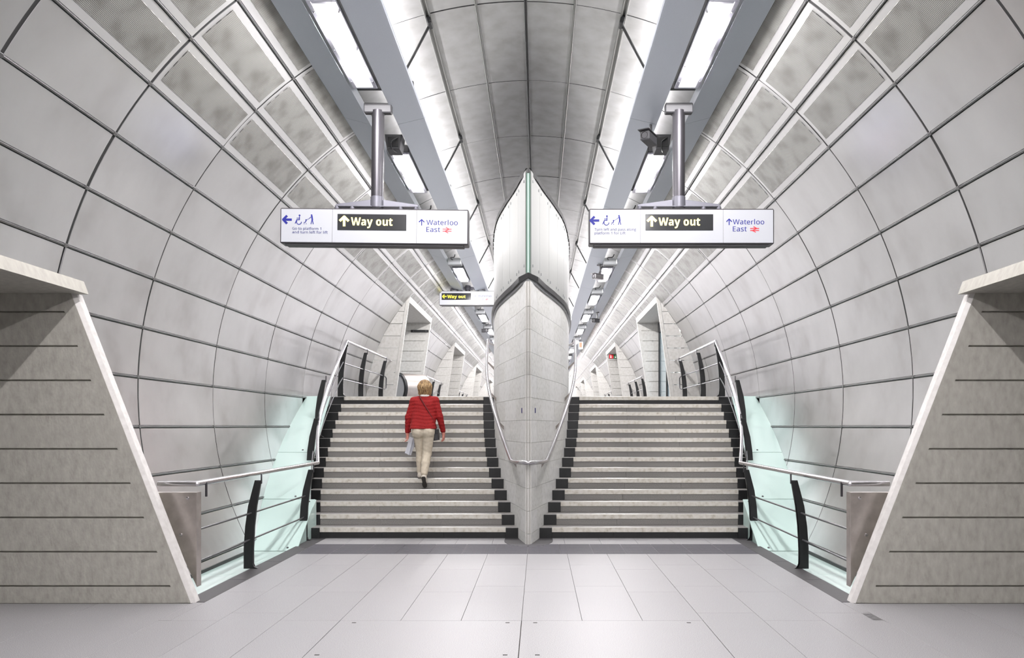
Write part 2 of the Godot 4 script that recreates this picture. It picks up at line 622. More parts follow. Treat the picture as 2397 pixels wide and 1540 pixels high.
func build_ceiling() -> void:
	var ceil_ := structure("ceiling")
	var rs := rings()
	var far := begin()
	var lining := begin()
	for i in rs.size() - 1:
		var d0: float = rs[i]
		var d1: float = rs[i + 1]
		for k in range(-4, 4):
			add_panel(ceil_, k * STEP_A, (k + 1) * STEP_A, d0, d1, false, null if (d0 > 3.9 and d0 < 42.0) else far, M.ceiling_metal)
			var e := R + 0.045
			var b0 := deg_to_rad(k * STEP_A)
			var b1 := deg_to_rad((k + 1) * STEP_A)
			var p0 := Vector3(-sin(b0) * e, AX + cos(b0) * e, -d0)
			var p1 := Vector3(-sin(b1) * e, AX + cos(b1) * e, -d0)
			var back := Vector3(0, 0, d0 - d1)
			quad(lining, p0, p1, p1 + back, p0 + back)
	for i in range(1, rs.size() - 1):
		ring_gasket(ceil_, rs[i], -4 * STEP_A, 4 * STEP_A)
	var f := part("far_panels", far, M.ceiling_metal, ceil_)
	f.set_meta("kind", "stuff")
	part("lining", lining, M.lining, ceil_)
	for k in range(-4, 5):
		var s := begin()
		var mat: Material = M.rib
		match absi(k):
			0:
				box(s, Vector3(0, R - 0.002, -28.8), Vector3(0.036, 0.03, 74.4), 0.005)
				mat = M.rib_dark
			1:
				box(s, Vector3(0, R - 0.004, -28.8), Vector3(0.030, 0.03, 74.4), 0.006)
			2:
				for side in [-1, 1]:
					box(s, Vector3(side * 0.026, R - 0.010, -28.8), Vector3(0.020, 0.045, 74.4), 0.004)
				box(s, Vector3(0, R + 0.002, -28.8), Vector3(0.04, 0.03, 74.4))
			_:
				box(s, Vector3(0, R - 0.001, -28.8), Vector3(0.026, 0.026, 74.4), 0.005)
		var p := part("rib", s, mat, ceil_)
		p.transform = Transform3D(Basis(Vector3.BACK, deg_to_rad(k * STEP_A)), Vector3(0, AX, 0))

# ------------------------------------------------------------------ floors
func build_floor() -> void:
	var fl := structure("floor")
	part("bed", boxed(Vector3(0, -0.16, 0.6), Vector3(18.4, 0.3, 16.6)), M.joint, fl)
	part("bed", boxed(Vector3(0, -0.16, -10.0), Vector3(6.5, 0.3, 4.6)), M.joint, fl)
	# slabs, laid along the concourse
	var w := 0.53
	var rows := [5.1, 6.73, 7.9, 9.15, 10.25]
	for i in rows.size() - 1:
		for c in range(-6, 6):
			var x0 := c * w
			var x1 := x0 + w
			if i > 0:
				x0 = maxf(x0, -3.08)
				x1 = minf(x1, 3.08)
			elif c >= -3 and c < 3:
				continue
			var sh := 0.0 if i == 0 or (c % 2 == 0) else 0.28
			var shn := 0.0 if i == rows.size() - 2 or (c % 2 == 0) else 0.28
			if i == 0:
				shn = 0.0 if (c % 2 == 0) else 0.28
			var a: float = rows[i] + sh
			var b: float = rows[i + 1] + shn
			if i == 0:
				b = rows[1] + (0.0 if c % 2 == 0 else 0.28)
			elif i == 1:
				a = rows[1] + (0.28 if (c % 2 != 0 and not (c >= -3 and c < 3)) else 0.0)
			part("slab", boxed(Vector3((x0 + x1) * 0.5, -0.005, -(a + b) * 0.5), Vector3(x1 - x0 - 0.003, 0.01, b - a - 0.003), 0.0012), M.floor0 if (i + c) % 3 else M.floor1, fl)
	# cover in two leaves, with small lifting slots
	for c in [-1, 1]:
		part("cover_leaf", boxed(Vector3(c * 0.53 * 1.5 + 0.0, -0.005, -5.92), Vector3(1.584, 0.01, 1.616), 0.0015), M.floor0, fl)
	for p in [[-1.45, 6.66], [-0.12, 6.66], [0.12, 6.66], [1.45, 6.66], [-1.5, 5.72], [0.14, 5.72], [-0.1, 5.72]]:
		part("lifting_slot", boxed(Vector3(p[0], 0.0005, -p[1]), Vector3(0.035, 0.002, 0.018)), M.joint, fl)
	for sg in [-1, 1]:
		part("slab", boxed(Vector3(sg * 3.131, -0.005, -7.08), Vector3(0.098, 0.01, 0.69), 0.0012), M.floor1, fl)
	# side aisles in front of the piers, larger slabs
	for sg in [-1, 1]:
		for j in 7:
			for i in 2:
				var x: float = sg * (3.18 + 0.45 + j * 0.9)
				part("slab", boxed(Vector3(x, -0.005, -(3.9 + i * 1.75 + 0.86)), Vector3(0.897, 0.01, 1.747), 0.0012), M.floor1 if (i + j) % 2 else M.floor0, fl)
	# hidden stretch behind the camera and under the stairs
	part("slab", boxed(Vector3(0, -0.006, 2.1), Vector3(18.0, 0.012, 12.0)), M.floor0, fl)
	# strip between the tactile slabs and the first riser
	for c in range(-6, 6):
		part("slab", boxed(Vector3(c * w + w * 0.5, -0.005, -11.4), Vector3(w - 0.003, 0.01, 0.6), 0.0012), M.floor1, fl)
	# tactile slabs: ribs along the stair
	var base := boxed(Vector3(0, -0.005, 0), Vector3(0.437, 0.01, 0.846), 0.001)
	for r in 14:
		box(base, Vector3(0, 0.002, -0.39 + r * 0.06), Vector3(0.425, 0.006, 0.026), 0.0025)
	var mesh := base.commit()
	for c in 14:
		part("tactile_slab", mesh, M.tactile, fl, Vector3(-2.86 + c * 0.44, 0.0, -10.675))
	# kerb beside the pits
	for sg in [-1, 1]:
		for j in 4:
			var a := 7.43 + j * 1.115
			part("kerb_stone", boxed(Vector3(sg * 3.19, -0.05, -(a + 0.5575)), Vector3(0.218, 0.104, 1.112), 0.004), M.kerb, fl)
	# dark apron round the foot of the prow
	var s := begin()
	var o := PackedVector2Array()
	for i in 13:
		var t := PI * i / 12.0
		o.append(Vector2(cos(t) * 0.36, -sin(t) * 0.55))
	o.append(Vector2(-0.36, 0.3))
	o.append(Vector2(0.36, 0.3))
	prism(s, o, Transform3D(Basis(Vector3.RIGHT, -PI / 2), Vector3(0, 0.004, -11.42)), 0.01)
	part("prow_apron", s, M.kerb, fl)
	# glass panes: level beside the kerb, then rising beside the stair
	for sg in [-1, 1]:
		for r in [[7.5, 9.05], [9.06, 10.78]]:
			part("glass_pane", boxed(Vector3(sg * 3.62, -0.062, -(r[0] + r[1]) * 0.5), Vector3(0.62, 0.024, r[1] - r[0]), 0.003), M.mint, fl)
		var slope := 0.54
		var cuts := [10.8, 11.95, 13.22, 15.15]
		for i in 3:
			var pa := Vector3(0, -0.05 + slope * (cuts[i] + 0.006 - 10.8), -cuts[i] - 0.006)
			var pb := Vector3(0, -0.05 + slope * (cuts[i + 1] - 0.006 - 10.8), -cuts[i + 1] + 0.006)
			var q := begin()
			var down := Vector3(0, -0.021, -0.011)
			var xi0 := stair_outer((cuts[i] - D0) / GO + 1.0) + (0.12 if i == 0 else 0.16)
			var xi1 := stair_outer((cuts[i + 1] - D0) / GO + 1.0) + 0.16
			if i == 0:
				xi0 = 3.25
				xi1 = 3.32
			var c0 := tunnel_x(pa.y)
			var c1 := tunnel_x(pb.y)
			var rowpts := []
			var nseg := 6
			for t in nseg + 1:
				var k := float(t) / nseg
				var p := pa.lerp(pb, k)
				rowpts.append([Vector3(sg * lerpf(xi0, xi1, k), p.y, p.z), Vector3(sg * (tunnel_x(p.y) + 0.0), p.y, p.z)])
			for t in nseg:
				var a0: Vector3 = rowpts[t][0]
				var a1: Vector3 = rowpts[t][1]
				var b0: Vector3 = rowpts[t + 1][0]
				var b1: Vector3 = rowpts[t + 1][1]
				if sg < 0:
					quad(q, a1, b1, b0, a0)
				else:
					quad(q, a0, b0, b1, a1)
				quad(q, a0, a0 + down, b0 + down, b0)
				if t == 0:
					quad(q, a0, a1, a1 + down, a0 + down)
				if t == nseg - 1:
					quad(q, b0, b0 + down, b1 + down, b1)
			part("glass_pane", q, M.mint, fl)
			for e in [pa + Vector3(0, 0.03, -0.06), pb + Vector3(0, -0.03, 0.06)]:
				if i == 2 and e.y > 2.0:
					continue
				var fix := begin()
				lathe(fix, [Vector2(0.0, 0.012), Vector2(0.014, 0.010), Vector2(0.017, 0.0)], Transform3D(Basis(Vector3.RIGHT, atan(slope)), Vector3(sg * (lerpf(xi0, xi1, 0.4) + 0.12), e.y + 0.002, e.z)), 10)
				part("glass_fixing", fix, M.grey_rail, fl)
	# upright glass closing the wedge between the kerb and the rising pane
	for sg in [-1, 1]:
		var q := begin()
		prism(q, poly([[-10.8, -0.06], [-11.95, -0.06], [-11.95, 0.56]]), Transform3D(Basis(Vector3(0, 0, 1), Vector3(0, 1, 0), Vector3(-1, 0, 0)), Vector3(sg * 3.318 + (0.0 if sg < 0 else 0.012), 0, 0)), 0.012)
		part("glass_pane", q, M.mint, fl)
	# dark gasket along the foot of the cladding
	for sg in [-1, 1]:
		part("gasket", boxed(Vector3(sg * 3.875, -0.035, -9.1), Vector3(0.05, 0.05, 3.2)), M.black, fl)
	# upper floor
	var up := structure("floor_upper")
	part("slab", boxed(Vector3(0, TOP - 0.1, -(15.82 + 66.2) * 0.5), Vector3(9.0, 0.19, 66.2 - 15.82)), M.floor1, up)

func tunnel_x(y: float) -> float:
	return sqrt(maxf(0.0, R * R - (y - AX) * (y - AX)))

func stair_outer(k: float) -> float:
	return table([[1, 3.18], [4, 3.43], [7, 3.605], [10, 3.735], [14, 3.835], [18, 3.88]], k)

func stair_inner(k: float) -> float:
	return table([[1, 0.35], [4, 0.575], [7, 0.76], [10, 0.88], [14, 0.98]], k)

func hull_w(u: float) -> float:
	return table([[0, 0.035], [0.65, 0.165], [1.56, 0.37], [2.52, 0.565], [3.46, 0.68], [4.66, 0.765], [6, 0.80], [9, 0.80], [14, 0.80]], u)

func hull_tip(y: float) -> float:
	return 11.04 + 0.0 * y

func hull(u: float, y: float, sg: float, out := 0.0) -> Vector3:
	return Vector3(sg * (hull_w(u) + out), y, -(hull_tip(y) + u) + out * 0.3)

# ------------------------------------------------------------------ camera, light
func build_camera() -> void:
	var f := 1800.0
	var cam := Camera3D.new()
	cam.name = "camera"
	cam.position = Vector3(0.15, 1.70, 0)
	add_child(cam)
	cam.near = 0.05
	cam.far = 200.0
	cam.projection = Camera3D.PROJECTION_FRUSTUM
	cam.size = 1540.0 / f * cam.near
	cam.frustum_offset = Vector2((1198.5 - 1261.0) / f, (998.0 - 770.0) / f) * cam.near
	cam.current = true
	var we := WorldEnvironment.new()
	we.name = "environment"
	var e := Environment.new()
	e.background_mode = Environment.BG_COLOR
	e.background_color = Color(0, 0, 0)
	e.tonemap_mode = Environment.TONE_MAPPER_LINEAR
	e.tonemap_exposure = 1.0
	e.sdfgi_enabled = true
	e.ssao_enabled = true
	e.ssil_enabled = true
	we.environment = e
	add_child(we)

const DOWN_LIGHT := 3.0
const SIDE_LIGHT := 4.3
const UP_LIGHT := 8.0
const LIGHT_COLOUR := Color(1.0, 0.985, 0.99)

func build_luminaires() -> void:
	var proto: Node3D = null
	for sg in [-1.0, 1.0]:
		for i in range(-3, 15):
			var d := 7.2 + i * 4.03
			var t: Node3D
			if proto == null:
				t = thing("luminaire", "strip luminaire glowing white in the slot between ceiling beam planks", "lamp", Vector3.ZERO, "strip luminaires in the ceiling beams")
				proto = t
				part("housing", boxed(Vector3(0, 0.085, -0.89), Vector3(0.285, 0.12, 1.86), 0.012), M.dark_box, t)
				var fr := begin()
				for s in [-1, 1]:
					box(fr, Vector3(s * 0.119, 0.012, -0.89), Vector3(0.045, 0.028, 1.85), 0.004)
					box(fr, Vector3(0, 0.012, -0.89 + s * 0.905), Vector3(0.195, 0.028, 0.04), 0.004)
				var frm := part("frame", fr, M.lamp_frame, t)
				for s in [-1, 1]:
					for q in 5:
						part("screw", boxed(Vector3(s * 0.119, -0.004, -0.15 - q * 0.37), Vector3(0.014, 0.008, 0.014), 0.003), M.dark_box, frm)
				part("diffuser", boxed(Vector3(0, 0.010, -0.89), Vector3(0.193, 0.018, 1.77)), M.tube_glow, t)
				var down := AreaLight3D.new()
				down.name = "down_light"
				down.area_size = Vector2(0.19, 1.76)
				down.area_range = 40.0
				down.light_energy = DOWN_LIGHT
				down.light_color = LIGHT_COLOUR
				down.shadow_enabled = true
				down.transform = Transform3D(Basis(Vector3.RIGHT, -PI / 2), Vector3(0, -0.006, -0.89))
				t.add_child(down)
				# the tubes also shine sideways out of the shallow diffuser
				for q in [-0.44, 0.44]:
					var side := OmniLight3D.new()
					side.name = "tube_light"
					side.light_energy = SIDE_LIGHT
					side.light_color = LIGHT_COLOUR
					side.light_size = 0.03
					side.omni_range = 40.0
					side.omni_attenuation = 2.0
					side.shadow_enabled = true
					side.position = Vector3(0, -0.012, -0.89 + q)
					t.add_child(side, true)
				# tube on the back of the inner plank, throwing light on the vault
				var tray := begin()
				box(tray, Vector3(0.33, 0.20, -0.89), Vector3(0.09, 0.05, 4.0), 0.006)
				part("uplight_tray", tray, M.dark_box, t)
				part("uplight_tube", boxed(Vector3(0.33, 0.236, -0.89), Vector3(0.045, 0.02, 3.9), 0.006), M.tube_glow, t)
				var up := AreaLight3D.new()
				up.name = "up_light"
				up.area_size = Vector2(0.05, 3.88)
				up.area_range = 40.0
				up.light_energy = UP_LIGHT
				up.light_color = LIGHT_COLOUR
				up.shadow_enabled = true
				up.transform = Transform3D(Basis(Vector3.RIGHT, PI / 2), Vector3(0.33, 0.252, -0.89))
				t.add_child(up)
			else:
				t = proto.duplicate()
				t.name = numbered("luminaire")
				add_child(t)
			t.set_meta("label", "strip luminaire glowing white in the ceiling beam above the %s staircase" % ("climbed" if sg < 0 else "empty"))
			if i == 0 or i == 1:
				t.set_meta("label", "strip luminaire just %s the hanging sign reading %s" % ["before" if i == 0 else "beyond", "Go to platform 1" if sg < 0 else "Turn left"])
			elif i == 3 and sg < 0:
				t.set_meta("label", "strip luminaire just before the small hanging Way out sign")
			t.position = Vector3(sg * 1.88, 5.66, -d)
			if sg > 0:
				# turned about so that the uplight lies toward the crown
				t.rotation.y = PI
				t.position.z = -d - 1.78

func build_beams() -> void:
	for sg in [-1.0, 1.0]:
		var t := thing("ceiling_beam", "long blue-grey metal ceiling beam above the %s" % ["staircase the person climbs" if sg < 0 else "empty staircase"], "beam", Vector3.ZERO, "ceiling beams")
		var joints := [-8.3]
		var j := 6.05 - 4.05 * 3
		while j < 66.0:
			if j > -8.0:
				joints.append(j)
			j += 4.05
		joints.append(66.0)
		for i in joints.size() - 1:
			var a: float = joints[i] + 0.005
			var b: float = joints[i + 1] - 0.005
			# inner plank: slot edge, soffit, rounded lip
			var inner := poly([[1.70, 5.665], [1.70, 5.80], [1.685, 5.80], [1.685, 5.69], [1.375, 5.772], [1.375, 5.81], [1.36, 5.81], [1.352, 5.80], [1.345, 5.765], [1.352, 5.750], [1.37, 5.744]])
			var outer := poly([[2.06, 5.665], [2.06, 5.80], [2.075, 5.80], [2.075, 5.69], [2.38, 5.772], [2.395, 5.80], [2.40, 5.80], [2.40, 5.755], [2.38, 5.748]])
			for o in [inner, outer]:
				var p := PackedVector2Array()
				for v in o:
					p.append(Vector2(v.x * sg, v.y))
				var s := begin()
				prism(s, p, Transform3D(Basis.IDENTITY, Vector3(0, 0, -a)), b - a)
				part("plank", s, M.beam, t)
		# hangers from the broad rib
		var d := 8.9
		while d < 60.0:
			var ang := deg_to_rad(2 * STEP_A)
			var top := Vector3(sg * sin(ang) * (R - 0.05), AX + cos(ang) * (R - 0.05), -d)
			var bot := Vector3(sg * 1.40, 5.80, -d)
			var h := part("hanger", tubed([top, bot], 0.017, 8), M.black_metal, t)
			var cl := begin()
			box(cl, top + Vector3(0, 0.0, 0.05), Vector3(0.05, 0.09, 0.16), 0.008, Basis(Vector3.BACK, -ang * sg))
			part("clamp", cl, M.black_metal, h)
			d += 3.57
		# cross plates that carry the planks at every joint
		for i in range(1, joints.size() - 1):
			part("cross_plate", boxed(Vector3(sg * 1.88, 5.90, -joints[i] + 0.62), Vector3(0.98, 0.1, 0.06), 0.006), M.dark_box, t)

# ------------------------------------------------------------------ prow
func build_prow() -> void:
	var t := thing("concrete_prow", "pale concrete ship-like prow between the two staircases", "prow")
	var courses := [0.0, 0.156, 0.483, 0.81, 1.137, 1.464, 1.79, 2.118, 2.445, 2.77, 3.10, 3.425, 3.79]
	var us := [0.035, 0.85, 1.75, 2.75, 3.9, 5.2, 6.8, 9.0]
	for sg in [-1.0, 1.0]:
		for c in courses.size() - 1:
			var y0: float = courses[c] + 0.002
			var y1: float = courses[c + 1] - 0.002
			for j in us.size() - 1:
				var sh := 0.0
				if c % 2 == 1 and j > 0:
					sh = -0.4
				var sh2 := 0.0
				if c % 2 == 1 and j < us.size() - 2:
					sh2 = -0.4
				var u0: float = us[j] + sh + 0.002
				var u1: float = us[j + 1] + sh2 - 0.002
				var s := begin()
				var n := 4
				var dip := rng.randf_range(0.0, 0.0015)
				for q in n:
					var ua := lerpf(u0, u1, float(q) / n)
					var ub := lerpf(u0, u1, float(q + 1) / n)
					var a := hull(ua, y0, sg, -dip)
					var b := hull(ub, y0, sg, -dip)
					var cc := hull(ub, y1, sg, -dip)
					var dd := hull(ua, y1, sg, -dip)
					var inn := Vector3(-sg * 0.03, 0, 0)
					var nn0 := hull_normal(ua, sg)
					var nn1 := hull_normal(ub, sg)
					var lst := [[a, nn0], [dd, nn0], [cc, nn1], [a, nn0], [cc, nn1], [b, nn1]]
					if sg < 0:
						lst = [[a, nn0], [cc, nn1], [dd, nn0], [a, nn0], [b, nn1], [cc, nn1]]
					for v in lst:
						s.set_normal(v[1])
						s.set_uv(Vector2(v[0].z, v[0].y))
						s.add_vertex(v[0])
					for e in [[a, b], [dd, cc]]:
						quad(s, e[0], e[1], e[1] + inn, e[0] + inn)
					if q == 0:
						quad(s, a, dd, dd + inn, a + inn)
					if q == n - 1:
						quad(s, b, cc, cc + inn, b + inn)
				part("concrete_panel", s, M.prow0 if (c + j) % 2 else M.prow1, t)
	# body behind the panels, closes the joints
	var s := begin()
	for sg in [-1.0, 1.0]:
		for q in 24:
			var ua := 0.0 + 9.0 * q / 24.0
			var ub := 9.0 * (q + 1) / 24.0
			quad(s, hull(ua, 0.0, sg, -0.012), hull(ua, 3.80, sg, -0.012), hull(ub, 3.80, sg, -0.012), hull(ub, 0.0, sg, -0.012))
	quad(s, hull(9.0, 0, -1, -0.012), hull(9.0, 0, 1, -0.012), hull(9.0, 3.80, 1, -0.012), hull(9.0, 3.80, -1, -0.012))
	part("core", s, M.concrete, t)
	# blunt nose
	s = begin()
	for c in courses.size() - 1:
		var y0: float = courses[c] + 0.002
		var y1: float = courses[c + 1] - 0.002
		var a := hull(0.035, y0, -1)
		var b := hull(0.035, y0, 1)
		var e := hull(0.035, y1, -1)
		var f := hull(0.035, y1, 1)
		var fa := Vector3(0, y0, -hull_tip(y0) + 0.012)
		var fe := Vector3(0, y1, -hull_tip(y1) + 0.012)
		quad(s, a, e, fe, fa)
		quad(s, fa, fe, f, b)
	part("nose", s, M.prow_nose, t)
	# two small blue labels near the nose
	for sg in [-1.0, 1.0]:
		var p := hull(0.30, 1.935, sg, 0.004)
		part("label_plate", boxed(p, Vector3(0.022, 0.075, 0.004), 0.0, Basis(Vector3.UP, sg * 1.1)), M.navy, t)
	# cornice
	var g_ := thing("prow_cornice", "dark curved metal cornice band between concrete prow and glass screen", "cornice")
	for lay in [[3.785, 3.825, 0.02, M.cornice_pale, "pale_step"], [3.825, 3.90, 0.05, M.cornice, "dark_band"]]:
		s = begin()
		for sg in [-1.0, 1.0]:
			for q in 30:
				var ua := 0.0 + 9.0 * q / 30.0
				var ub := 9.0 * (q + 1) / 30.0
				var y0: float = lay[0]
				var y1: float = lay[1]
				var o: float = lay[2]
				var a := hull(ua, y0, sg, o)
				var b := hull(ub, y0, sg, o)
				var c2 := hull(ub, y1, sg, o)
				var d2 := hull(ua, y1, sg, o)
				if q == 0:
					a = Vector3(0, y0, -hull_tip(y0) + o * 1.2)
					d2 = Vector3(0, y1, -hull_tip(y1) + o * 1.2)
				var inn := Vector3(-sg * (o + 0.05), 0, 0)
				if q == 0:
					inn = Vector3(0, 0, -0.03)
				quad(s, a, d2, c2, b)
				quad(s, d2, d2 + inn, c2 + Vector3(-sg * (o + 0.05), 0, 0), c2)
				quad(s, a, b, b + Vector3(-sg * (o + 0.05), 0, 0), a + inn)
		part(lay[4], s, lay[3], g_)
	# glass screen up to the vault
	var gl := thing("glass_screen", "tall white frosted glass screen above the prow with a green leading edge", "glass screen")
	var gu := [0.04, 0.66, 1.32, 2.0, 2.75, 3.6, 4.6, 5.8, 7.2, 9.0]
	for sg in [-1.0, 1.0]:
		for j in gu.size() - 1:
			s = begin()
			var u0: float = gu[j] + 0.004
			var u1: float = gu[j + 1] - 0.004
			for q in 4:
				var ua := lerpf(u0, u1, q / 4.0)
				var ub := lerpf(u0, u1, (q + 1) / 4.0)
				var ta := GLASS_TOP - 0.03
				var tb := GLASS_TOP - 0.03
				var a := hull(ua, 3.90, sg)
				var b := hull(ub, 3.90, sg)
				var c2 := hull(ub, tb, sg)
				var d2 := hull(ua, ta, sg)
				var nn0 := hull_normal(ua, sg)
				var nn1 := hull_normal(ub, sg)
				var inn := Vector3(-sg * 0.02, 0, 0)
				var lst := [[a, nn0], [d2, nn0], [c2, nn1], [a, nn0], [c2, nn1], [b, nn1]]
				if sg < 0:
					lst = [[a, nn0], [c2, nn1], [d2, nn0], [a, nn0], [b, nn1], [c2, nn1]]
				for v in lst:
					s.set_normal(v[1])
					s.set_uv(Vector2(v[0].z, v[0].y))
					s.add_vertex(v[0])
				if q == 0:
					quad(s, a, d2, d2 + inn, a + inn)
				if q == 3:
					quad(s, b, c2, c2 + inn, b + inn)
			var pane := part("glass_pane", s, M.frit, gl)
			# patch fittings at head and foot
			if j < 7:
				for e in [[u0 + 0.09, 3.90 + 0.13], [u1 - 0.09, 3.90 + 0.13], [u0 + 0.09, 0.0], [u1 - 0.09, 0.0]]:
					var uu: float = e[0]
					var yy: float = e[1]
					if yy == 0.0:
						yy = GLASS_TOP - 0.16
					part("clip", boxed(hull(uu, yy, sg, 0.004), Vector3(0.010, 0.04, 0.012), 0.002), M.mid_box, pane)
	s = begin()
	for sg in [-1.0, 1.0]:
		for q in 20:
			var ua := 9.0 * q / 20.0
			var ub := 9.0 * (q + 1) / 20.0
			quad(s, hull(ua, 3.90, sg, -0.02), hull(ua, GLASS_TOP - 0.02, sg, -0.02), hull(ub, GLASS_TOP - 0.02, sg, -0.02), hull(ub, 3.90, sg, -0.02))
	quad(s, hull(9.0, 3.9, -1, -0.02), hull(9.0, 3.9, 1, -0.02), hull(9.0, 5.38, 1, -0.02), hull(9.0, 5.38, -1, -0.02))
	part("backing", s, M.frit, gl)
	# green edge of the leading pane: two green arrises and a pale core
	for e in [[-0.020, 0.007, M.green_glass], [0.020, 0.007, M.green_glass], [0.0, 0.031, M.pale_glass]]:
		s = begin()
		var lo := Vector3(e[0], 3.90, -hull_tip(3.90) - 0.008)
		var hi := Vector3(e[0], GLASS_TOP - 0.07, -hull_tip(5.0) - 0.008)
		var hw := Vector3(e[1] * 0.5, 0, 0)
		var bk := Vector3(0, 0, -0.03)
		quad(s, lo - hw, hi - hw, hi + hw, lo + hw)
		quad(s, lo - hw, lo - hw + bk, hi - hw + bk, hi - hw)
		quad(s, lo + hw, hi + hw, hi + hw + bk, lo + hw + bk)
		part("edge_strip", s, e[2], gl)
	# head gasket along the vault
	s = begin()
	for sg in [-1.0, 1.0]:
		for q in 26:
			var ua := 9.0 * q / 26.0
			var ub := 9.0 * (q + 1) / 26.0
			var o := 0.02
			var pa := hull(ua, GLASS_TOP - 0.075, sg, o)
			var pb := hull(ub, GLASS_TOP - 0.075, sg, o)
			if q == 0:
				pa = Vector3(0, GLASS_TOP - 0.075, -hull_tip(GLASS_TOP - 0.075) + 0.035)
			var up := Vector3(0, 0.075, 0.0)
			quad(s, pa, pa + up, pb + up, pb)
			quad(s, pa, pb, pb + Vector3(-sg * 0.05, 0, -0.02), pa + Vector3(0, 0, -0.05))
	part("head_gasket", s, M.gasket, gl)
	s = begin()
	for q in 26:
		var ua := 9.0 * q / 26.0
		var ub := 9.0 * (q + 1) / 26.0
		quad(s, hull(ua, GLASS_TOP - 0.01, -1), hull(ub, GLASS_TOP - 0.01, -1), hull(ub, GLASS_TOP - 0.01, 1), hull(ua, GLASS_TOP - 0.01, 1))
	part("lid", s, M.cornice, gl)

func tunnel_y(x: float) -> float:
	return sqrt(R * R - x * x)

func hull_normal(u: float, sg: float) -> Vector3:
	var dw := (hull_w(u + 0.06) - hull_w(maxf(u - 0.06, 0.0))) / (0.06 + minf(u, 0.06))
	var a := Vector3(sg * dw, 0, -1)
	var b := Vector3(0, 1, 0)
	var n := a.cross(b).normalized()
	return n if n.x * sg > 0 else -n

# ------------------------------------------------------------------ stairs
func build_stairs() -> void:
	for sg in [-1.0, 1.0]:
		var lab := "wide granite staircase with the person in red climbing it" if sg < 0 else "wide empty granite staircase on the other side of the prow"
		var t := thing("staircase", lab, "staircase", Vector3.ZERO, "twin staircases")
		for k in range(1, 15):
			var y0 := (k - 1) * RISE
			var y1 := k * RISE
			var d := D0 + (k - 1) * GO
			var xi := stair_inner(k)
			var xo := stair_outer(k)
			var xc: float = (xi + xo) * 0.5 * sg
			var wd := xo - xi
			var hullx := hull_w(maxf(0.05, d + 0.02 - hull_tip(y0 + 0.08))) - 0.03
			var ow := 0.20 + 0.05 * (k - 1) / 13.0
			var st := Node3D.new()
			st.name = "step"
			t.add_child(st, true)
			# tread slab
			var full: float = (hullx + xo + ow) * 0.5 * sg
			var fw := xo + ow - hullx
			part("tread", boxed(Vector3(full, y1 - 0.028, -(d + GO * 0.5 + 0.02)), Vector3(fw, 0.05, GO + 0.04), 0.002), M.granite if k < 14 else M.floor1, st)
			# riser: granite below, black on the first and last
			var rm: Material = M.black if (k == 1 or k == 14) else M.granite
			var cut := 3
			for c in cut:
				var ww := wd / cut
				part("riser", boxed(Vector3(sg * (xi + ww * (c + 0.5)), (y0 + y1 - 0.074) * 0.5, -(d + 0.03)), Vector3(ww - 0.003, RISE - 0.074, 0.04)), rm, st)
			# pale nosing with a metal arris
			part("nosing", boxed(Vector3(xc, y1 - 0.037, -(d + 0.028)), Vector3(wd, 0.074, 0.06), 0.004), M.nosing, st)
			var ar := begin()
			box(ar, Vector3(xc, y1 + 0.0015, -(d + 0.012)), Vector3(wd, 0.006, 0.022), 0.002)
			for q in 2:
				box(ar, Vector3(xc, y1 + 0.0015, -(d + 0.036 + q * 0.018)), Vector3(wd, 0.005, 0.009), 0.002)
			part("tread_strip", ar, M.edge_strip, st)
			# black end blocks
			part("end_block", boxed(Vector3(sg * (xo + ow * 0.5), (y0 + y1) * 0.5 - 0.004, -(d + 0.11)), Vector3(ow, RISE - 0.008, 0.24), 0.004), M.black, st)
			var iw := xi - hullx
			part("end_block", boxed(Vector3(sg * (xi - iw * 0.5), (y0 + y1) * 0.5 - 0.004, -(d + 0.11)), Vector3(iw, RISE - 0.008, 0.24), 0.004), M.black, st)
		# closing wall under the flight on the open side
		var s := begin()
		for k in range(1, 15):
			var xo := stair_outer(k) + 0.20 + 0.05 * (k - 1) / 13.0 - 0.01
			var d := D0 + (k - 1) * GO
			box(s, Vector3(sg * (xo - 0.02), k * RISE * 0.5 - 0.01, -(d + GO * 0.5 + 0.05)), Vector3(0.04, k * RISE - 0.03, GO + 0.05))
		part("string", s, M.black, t)

